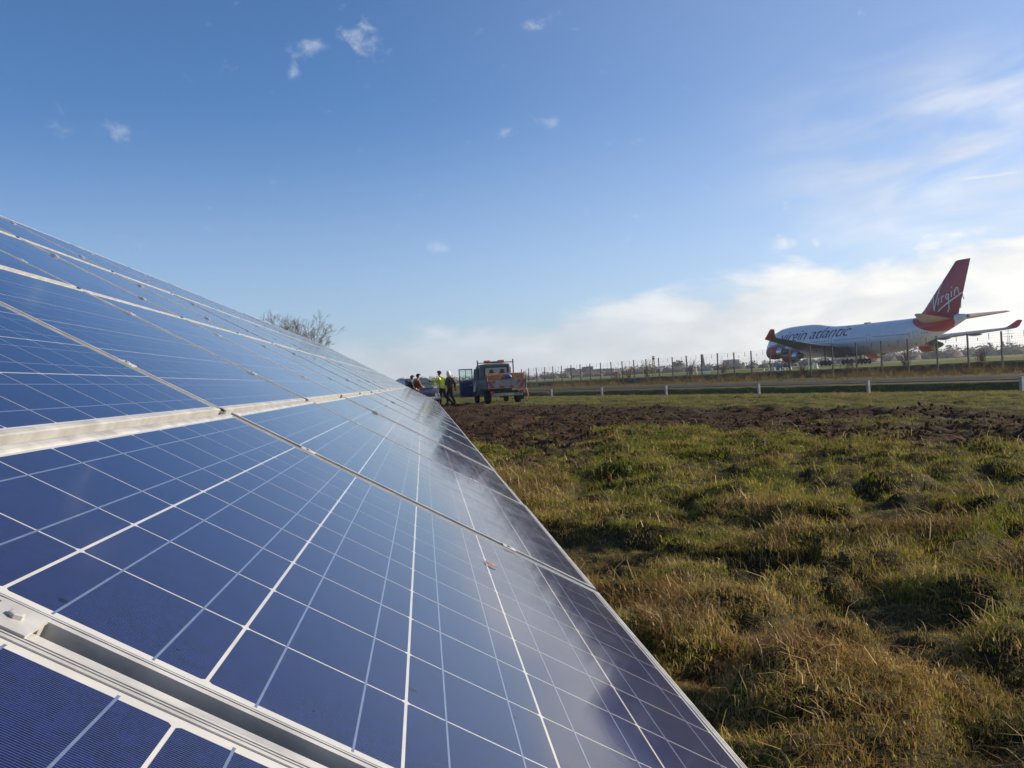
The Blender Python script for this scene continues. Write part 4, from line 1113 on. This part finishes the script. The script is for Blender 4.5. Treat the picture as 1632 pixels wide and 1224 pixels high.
# ------------------------------------------------------------------ bare trees behind the array
BARK = mat('bare_bark', (.12, .095, .075), .9, 0, .3, 8)
def bare_tree(name, loc, h, seed, label, spread=.55, depth=6, lean=(0, 0), m=None):
    rg = random.Random(seed); m = m or BARK
    root = thing(name, label, 'tree', loc, 0, 'bare trees behind the array')
    tk = MB(); br = MB()
    def grow(p, d, ln, r, lvl):
        n = 3; pts = [p]; dd = d.copy()
        for k in range(n):
            dd = (dd + Vector((rg.gauss(0, .13), rg.gauss(0, .13), rg.gauss(.03, .07)))).normalized(); pts.append(pts[-1] + dd * ln / n)
        rads = [r * (1 - .35 * k / n) for k in range(n + 1)]
        (tk if lvl == 0 else br).tube(pts, rads, 7 if lvl < 2 else (4 if lvl < 4 else 3), cap=False)
        if lvl >= depth: return
        nb = rg.choice((2, 3)) if lvl < depth - 1 else 3
        for k in range(nb + (1 if lvl == 0 else 0)):
            i = rg.choice((2, 3, 3)) if k else 3
            ax = Vector((rg.gauss(0, 1), rg.gauss(0, 1), rg.gauss(0, .5))).normalized()
            nd = (dd + ax * spread * rg.uniform(.6, 1.4) + Vector((0, 0, .12))).normalized()
            grow(pts[i], nd, ln * rg.uniform(.62, .86), max(.008, rads[i] * rg.uniform(.5, .72)), lvl + 1)
    grow(Vector((0, 0, -.2)), Vector((lean[0], lean[1], 1)).normalized(), h * .30, h * .022, 0)
    tk.build('trunk', m, root, True); br.build('crown', m, root, True)
    return root
bare_tree('bare_tree', (-10.8, 75, 0), 7.2, 23, 'leftmost and tallest bare tree showing above the top edge of the panels', .62, 7)
bare_tree('bare_tree', (-9.6, 76.5, 0), 6.7, 31, 'middle bare tree showing above the top edge of the panels', .62, 7)
bare_tree('bare_tree', (-8.9, 74, 0), 5.2, 17, 'rightmost bare tree of the clump above the panel edge', .62, 7)

# ------------------------------------------------------------------ shrubs along the fence
def shrub(loc, h, seed, leafcol, label, twig=None, nst=26, leaves=500):
    rg = random.Random(seed); root = thing('shrub', label, 'shrub', loc, 0, 'shrubs along the fence')
    st = MB(); lf = MB(); tips = []
    for _ in range(nst):
        a = rg.uniform(0, 6.28); d = Vector((math.cos(a) * rg.uniform(.1, .6), math.sin(a) * rg.uniform(.1, .6), 1)).normalized(); p = Vector((rg.gauss(0, .15), rg.gauss(0, .15), -.05)); L = h * rg.uniform(.55, 1.0)
        pts = [p]
        for k in range(4): d = (d + Vector((rg.gauss(0, .16), rg.gauss(0, .16), rg.gauss(0, .06)))).normalized(); pts.append(pts[-1] + d * L / 4); tips.append(pts[-1])
        st.tube(pts, [.022, .016, .012, .008, .004], 3, cap=False)
        for _ in range(3):
            b = rg.choice(pts[1:4]); e = b + (d + Vector((rg.gauss(0, .6), rg.gauss(0, .6), rg.gauss(.2, .3)))).normalized() * L * .3; st.tube([b, e], [.01, .004], 3, cap=False); tips.append(e)
    for _ in range(leaves):
        c = rg.choice(tips) + Vector((rg.gauss(0, .11), rg.gauss(0, .11), rg.gauss(0, .11))); u = Vector((rg.gauss(0, 1), rg.gauss(0, 1), rg.gauss(0, 1))).normalized(); v = u.orthogonal().normalized(); s_ = rg.uniform(.03, .07)
        lf.add([c - u * s_, c + v * s_ * .5, c + u * s_, c - v * s_ * .5], [(0, 1, 2, 3)])
    st.build('stems', twig or BARK, root)
    if leaves: tag(lf.build('leaves', leafcol, root), kind='stuff')
    return root
YLEAF = mat('yellow_leaf', (.26, .19, .045), .8, 0, .35, 2); RLEAF = mat('russet_leaf', (.17, .085, .04), .85, 0, .4, 2); GLEAF = mat('dull_green_leaf', (.05, .06, .025), .85, 0, .4, 2); OLEAF = mat('ochre_leaf', (.22, .13, .05), .85, 0, .4, 2)
for (x, y, h, sd_k, lm, lv_, lab) in [
        (24.6, 122.0, 2.3, 1, OLEAF, 420, 'ochre shrub behind the fence, nearest the far hangars'), (29.2, 124.0, 2.5, 2, YLEAF, 700, 'yellow-leaved shrub below the red and white mast'), (27.6, 128.0, 1.9, 3, YLEAF, 380, 'low pale yellow shrub left of the mast'),
        (33.6, 119.0, 2.4, 4, GLEAF, 160, 'grey-green twiggy shrub right of the mast'), (36.8, 116.0, 1.8, 5, RLEAF, 600, 'russet shrub behind the fence beside the white trough'),
        (41.2, 79.5, 1.6, 6, OLEAF, 160, 'tall twiggy ochre shrub at the fence under the right wing engine'), (43.3, 71.5, 1.3, 7, RLEAF, 180, 'russet shrub at the fence below the tail'),
        (45.8, 66.0, 1.5, 8, YLEAF, 260, 'yellowish shrub at the fence near the right edge'), (38.2, 83.5, 1.0, 9, OLEAF, 140, 'low ochre shrub at the fence below the rear fuselage'), (36.6, 90.5, .9, 10, RLEAF, 120, 'low russet shrub at the fence below the wing')]:
    shrub((x, y, hz(x, y)), h, sd_k, lm, lab, None, 26, lv_)

# ------------------------------------------------------------------ airfield furniture
def cone_mesh():
    m_ = MB().box((0, 0, .03), (.34, .34, .06)); m_.lathe([(.06, .14), (.62, .03), (.64, .01)], 'Z', n=12); return m_.mesh('marker_cone', mat('bright_white', (.86, .86, .86), .5, 0, .05))
cm = cone_mesh()
gp = 'white cones on the airfield'
for k, (x, y, sc_, ti) in enumerate([(39.76, 110, .62, .35), (40.4, 110, .66, .4), (41.1, 110, .62, 0), (41.75, 110, .45, 0), (42.35, 110, .5, 0), (42.9, 109.6, .72, .05), (44.15, 109.2, .82, 0), (45.15, 108.6, .9, -.05), (45.65, 108.6, .95, 0)]):
    o = link('marker_cone', cm, None, (x, y, hz(x, y) + .02), .3 * k); o.scale = (sc_,) * 3; o.rotation_euler.y = ti
    tag(o, ['leftmost white cone under the airliner engine, tipped over', 'tipped white cone next to the leftmost cone', 'upright white cone left of the blue crate', 'small white cone in front of the blue crate, left', 'small white cone in front of the blue crate, right',
            'white cone just right of the blue crate', 'white cone standing alone in mid gap', 'white cone beside the taller white post', 'rightmost white cone of the row'][k], 'cone', gp)
ub = MB().box((0, 0, .28), (.62, .45, .5)).box((0, 0, .55), (.66, .49, .05)); ubo = bevel(ub.build('blue_crate', mat('dull_blue', (.04, .13, .24), .5)), .02); ubo.location = (42.1, 111.2, hz(42.1, 111.2))
tag(ubo, 'dull blue crate with pale lid among the white cones', 'crate')
sp_ = MB().box((0, 0, .45), (.09, .09, .95)); sp_.box((0, 0, .93), (.13, .13, .05)); spo = sp_.build('signal_post', WHITEP); spo.location = (45.0, 109.4, hz(45.0, 109.4) + .25)
tag(spo, 'slim white signal post rising behind the white cones', 'post'); spo.location.z = hz(45.0, 109.4)
spo.scale = (1.1, 1.1, 1.35)
for k, (x, y, h) in enumerate([(43.6, 73.8, 1.3), (35.9, 96.5, .95), (39.3, 88.0, .7)]):
    o = MB().box((0, 0, h / 2 - .05), (.07, .07, h)).box((0, 0, h - .04), (.085, .085, .03)).build('white_stake', POSTW); o.location = (x, y, hz(x, y))
    tag(o, ['tall pale stake in the reeds near the right edge', 'pale stake in front of the leftmost cones', 'short pale stake in the reeds under the fuselage'][k], 'stake', 'pale stakes along the fence')
tr2 = MB().prism([(-.55, 0), (.55, 0), (.62, .28), (-.62, .28)], -.2, .2, 'Y').build('white_trough', WHITEP); tr2.location = (35.2, 118.0, hz(35.2, 118) + .02); tag(tr2, 'low white trough on the field behind the fence', 'trough')
ms = thing('signal_mast', 'slender lattice mast with red and white top behind the fence', 'mast', (36.4, 150, .7))
l_ = MB()
for sx, sy in ((-1, -1), (1, -1), (1, 1), (-1, 1)): l_.tube([(sx * .25, sy * .25, 0), (sx * .10, sy * .10, 2.6)], .03, 5)
for k in range(7):
    z = k * .37; q = .25 - .15 * z / 2.6; q2 = .25 - .15 * (z + .37) / 2.6
    for a, b in (((-q, -q, z), (q2, -q2, z + .37)), ((q, q, z), (-q2, q2, z + .37)), ((q, -q, z), (q2, q2, z + .37)), ((-q, q, z), (-q2, -q2, z + .37))): l_.tube([a, b], .018, 4)
l_.build('lattice', mat('mast_ochre', (.25, .18, .08), .7), ms)
MB().box((0, 0, 2.75), (.36, .30, .28)).build('red_box', REDP, ms); MB().box((0, 0, 2.99), (.30, .26, .18)).build('white_box', WHITEP, ms); MB().box((0, 0, 3.13), (.42, .12, .08)).build('red_bar', REDP, ms)
am = thing('a_frame_mast', 'thin white two-legged mast left of the russet shrub', 'mast', (34.7, 121, hz(34.7, 121)))
for sx in (-1, 1): MB().tube([(sx * .28, 0, 0), (sx * .04, 0, 1.9)], .035, 6).build('leg', WHITEP, am)
MB().box((0, 0, .8), (.36, .05, .05)).build('brace', WHITEP, am)

# ------------------------------------------------------------------ distant things
HZB = mat('hangar_grey', (.11, .115, .135), .85, 0, .15, .2); HZL = mat('hangar_blue', (.07, .11, .23), .8, 0, .15, .2)
def hangar(name, x0, x1, y, h, depth, m, label, bays):
    t = thing(name, label, 'building', ((x0 + x1) / 2, y, .6)); w = x1 - x0
    MB().box((0, depth / 2, h / 2), (w, depth, h)).build('wall', m, t)
    MB().prism([(-w / 2 - .15, h), (w / 2 + .15, h), (w / 2 + .15, h + .25), (0, h + .6), (-w / 2 - .15, h + .25)], -.2, depth + .2, 'Y').build('roof', mat('roof_sheet', (.16, .16, .17), .7), t)
    for k in range(bays):
        cx = -w / 2 + w * (k + .5) / bays; MB().box((cx, -.06, h * .38), (w / bays * .7, .12, h * .72)).build('door', mat('hangar_door', (.16, .18, .22), .7), t)
    return t
hangar('hangar', 136.5, 143.2, 900, 9.0, 20, HZB, 'leftmost dark grey hangar on the horizon', 1)
hangar('hangar', 143.6, 152.0, 904, 7.6, 20, HZL, 'lower blue hangar between the two grey ones', 2)
hangar('hangar', 152.4, 160.0, 898, 9.6, 20, HZB, 'tallest grey hangar, right of the blue one', 1)
hangar('long_shed', 161, 186, 930, 7.0, 14, mat('shed_blue_grey', (.10, .11, .13), .85), 'long low blue-grey shed right of the hangars', 5)
hangar('farm_house', 279, 292, 870, 8.8, 9, mat('pale_render', (.3, .29, .28), .8), 'pale house on the skyline beside the pointed conifer', 3)
lp = thing('light_aircraft', 'tiny white light aircraft parked far across the airfield', 'airplane', (118.5, 880, .75), R(8))
MB().lathe([(-3.6, .1), (-2.5, .45), (0, .7), (2.2, .65), (3.2, .35), (3.5, .08)], 'X', (0, 0, 1.3), 12).build('fuselage', WHITEP, lp, True)
MB().box((.6, 0, 1.9), (1.5, 10, .16)).build('wing', WHITEP, lp); MB().prism([(-3.6, 1.4), (-2.5, 1.5), (-3.3, 3.0), (-3.9, 3.0)], -.06, .06, 'Y').build('tail_fin', WHITEP, lp)
MB().box((-3.3, 0, 1.5), (.9, 3.2, .1)).build('tailplane', WHITEP, lp)
for x, y in ((.2, 1.1), (.2, -1.1), (2.3, 0)): MB().tube([(x, y, .25), (x, y * .4, 1.0)], .05, 5).lathe([(-.08, .25), (.08, .25)], 'Y', (x, y, .25), 10).build('wheel', RUBBER, lp)

def crown_blob(mb, c, rx, rz, rg, sub=1):
    bm = bmesh.new(); bmesh.ops.create_icosphere(bm, subdivisions=sub, radius=1)
    vs = [Vector((v.co.x * rx * rg.uniform(.6, 1.2), v.co.y * rx * rg.uniform(.6, 1.2), v.co.z * rz * rg.uniform(.65, 1.2))) + Vector(c) for v in bm.verts]
    bm.verts.ensure_lookup_table(); fs = [tuple(v.index for v in f.verts) for f in bm.faces]; bm.free(); mb.add(vs, fs)
def leafy(mb, c, r, n, size, rg, squash=1.0):
    """crown as many leaf clump faces spread through a volume"""
    for _ in range(n):
        d = Vector((rg.gauss(0, 1), rg.gauss(0, 1), rg.gauss(0, 1))).normalized() * r * rg.random() ** .4; d.z *= squash
        p = Vector(c) + d; u = Vector((rg.gauss(0, 1), rg.gauss(0, 1), rg.gauss(0, 1))).normalized(); v = u.orthogonal().normalized(); s_ = size * rg.uniform(.5, 1.3)
        mb.add([p - u * s_, p + v * s_ * .6, p + u * s_, p - v * s_ * .6], [(0, 1, 2, 3)])
WOODM = mat('winter_wood', (.085, .068, .055), .95, 0, .4, .08); CONIF = mat('conifer', (.022, .030, .018), .95, 0, .35, .3)
rg = random.Random(21); wood = MB(); wood2 = MB()
a = -32.0
while a < 62:
    for row in range(3):
        r = 820 + row * 45 + rg.uniform(-20, 20) + 120 * math.sin(a * .21 + row); aa = R(a + rg.uniform(-.3, .3)); x, y = r * math.sin(aa), r * math.cos(aa)
        h = (5.0 + 4.5 * float(fbm(np.array([a * .22]), np.array([row * .1]), 501, 3)[0]) + (2.0 if a > 24 else 0)) * rg.uniform(.75, 1.2) * (r / 850)
        t_ = wood if rg.random() < .8 else wood2
        leafy(t_, (x, y, .6 + h * .55), h * .62, 46, h * .13, rg, .8); t_.tube([(x, y, .3), (x, y, h * .6)], [.3, .15], 4)
        crown_blob(t_, (x, y, h * .30), h * .85, h * .45, rg)
    a += .42
tag(wood.build('far_woodland', WOODM), 'hazy brown winter woodland along the horizon', kind='stuff')
tag(wood2.build('far_evergreens', mat('far_evergreen', (.035, .045, .03), .95, 0, .3, .05)), 'darker evergreens mixed into the far woodland', kind='stuff')
def far_tree(kind, x, y, h, w, label, seed):
    rg = random.Random(seed); t = thing(kind, label, 'tree', (x, y, .6), 0)
    MB().tube([(0, 0, -.3), (0, 0, h * (.95 if kind == 'conifer' else .5))], [h * .03, h * .012], 6).build('trunk', BARK, t)
    c = MB()
    if kind == 'conifer':
        for k in range(420):
            q = rg.random() ** .7; z = h * (1 - q * .93); rr = w * q * rg.uniform(.35, 1.05); an = rg.uniform(0, 6.28); s_ = h * .05 * rg.uniform(.6, 1.3)
            p = Vector((rr * math.cos(an), rr * math.sin(an), z)); u = Vector((math.cos(an), math.sin(an), -.4)).normalized(); v = u.orthogonal().normalized(); c.add([p - u * s_, p + v * s_ * .6, p + u * s_, p - v * s_ * .6], [(0, 1, 2, 3)])
    else:
        for cx, cz, r_ in ((-.45, .55, .5), (0, .66, .52), (.42, .6, .5), (.1, .45, .6), (-.2, .42, .55)): leafy(c, (cx * w, rg.uniform(-.2, .2) * w, cz * h), r_ * w, 170, w * .13, rg, .62 * h / w)
    c.build('crown', CONIF, t)
far_tree('evergreen_tree', 215, 800, 10.8, 6.2, 'dark round-topped evergreen tree on the skyline', 1)
far_tree('conifer', 236.5, 800, 14.6, 2.4, 'pointed dark conifer beside the pale house', 2)
for k, (px, h, w_) in enumerate([(493, 11.5, 3.0), (505, 12.5, 3.2), (513, 10.5, 2.8), (528, 12.8, 3.2), (540, 13.2, 3.4), (547, 11.6, 3.0)]):
    far_tree('conifer', px, 800, h, w_, ['leftmost dark conifer in the wood right of the tail', 'second conifer from the left in the right-hand wood', 'short conifer in the middle of the right-hand wood', 'conifer left of the pylon in the right-hand wood', 'tall conifer by the pylon at the right edge', 'rightmost conifer in the right-hand wood'][k], 30 + k)
py = thing('electricity_pylon', 'grey lattice electricity pylon above the wood at right', 'pylon', (560, 878, .5), R(-30))
pl_ = MB(); H = 25.0
for sx, sy in ((-1, -1), (1, -1), (1, 1), (-1, 1)): pl_.tube([(sx * 2.6, sy * 2.6, 0), (sx * .7, sy * .7, H * .7), (sx * .15, sy * .15, H)], [.22, .17, .12], 4)
for k in range(9):
    z0, z1 = H * .7 * k / 9, H * .7 * (k + 1) / 9; q0, q1 = 2.6 - 1.9 * k / 9, 2.6 - 1.9 * (k + 1) / 9
    for a, b in (((-q0, -q0, z0), (q1, -q1, z1)), ((q0, -q0, z0), (-q1, -q1, z1)), ((q0, q0, z0), (-q1, q1, z1)), ((-q0, q0, z0), (q1, q1, z1)), ((q0, -q0, z0), (q1, q1, z1)), ((-q0, -q0, z0), (-q1, q1, z1))): pl_.tube([a, b], .09, 3)
pl_.build('tower', STEEL, py)
for z, w_ in ((H * .70, 4.2), (H * .82, 5.0), (H * .93, 3.6)):
    MB().tube([(-w_, 0, z), (0, 0, z + .8), (w_, 0, z)], .12, 4).tube([(-w_, 0, z), (w_, 0, z)], .12, 4).build('cross_arm', STEEL, py)

# ------------------------------------------------------------------ haze
hzb = MB().box((0, 0, 14.5), (10400, 10400, 31)).build('haze', None)
hm = bpy.data.materials.new('haze'); hm.use_nodes = True; hm.node_tree.nodes.clear()
n = NT(hm.node_tree); pv = n.new('ShaderNodeVolumePrincipled'); pv.inputs['Density'].default_value = .00014; pv.inputs['Color'].default_value = (.80, .87, 1.0, 1); pv.inputs['Anisotropy'].default_value = .3
ho_ = n.new('ShaderNodeOutputMaterial'); hm.node_tree.links.new(pv.outputs[0], ho_.inputs['Volume'])
hzb.data.materials.clear(); hzb.data.materials.append(hm)
tag(hzb, 'thin pale haze in the air over the airfield', kind='stuff')
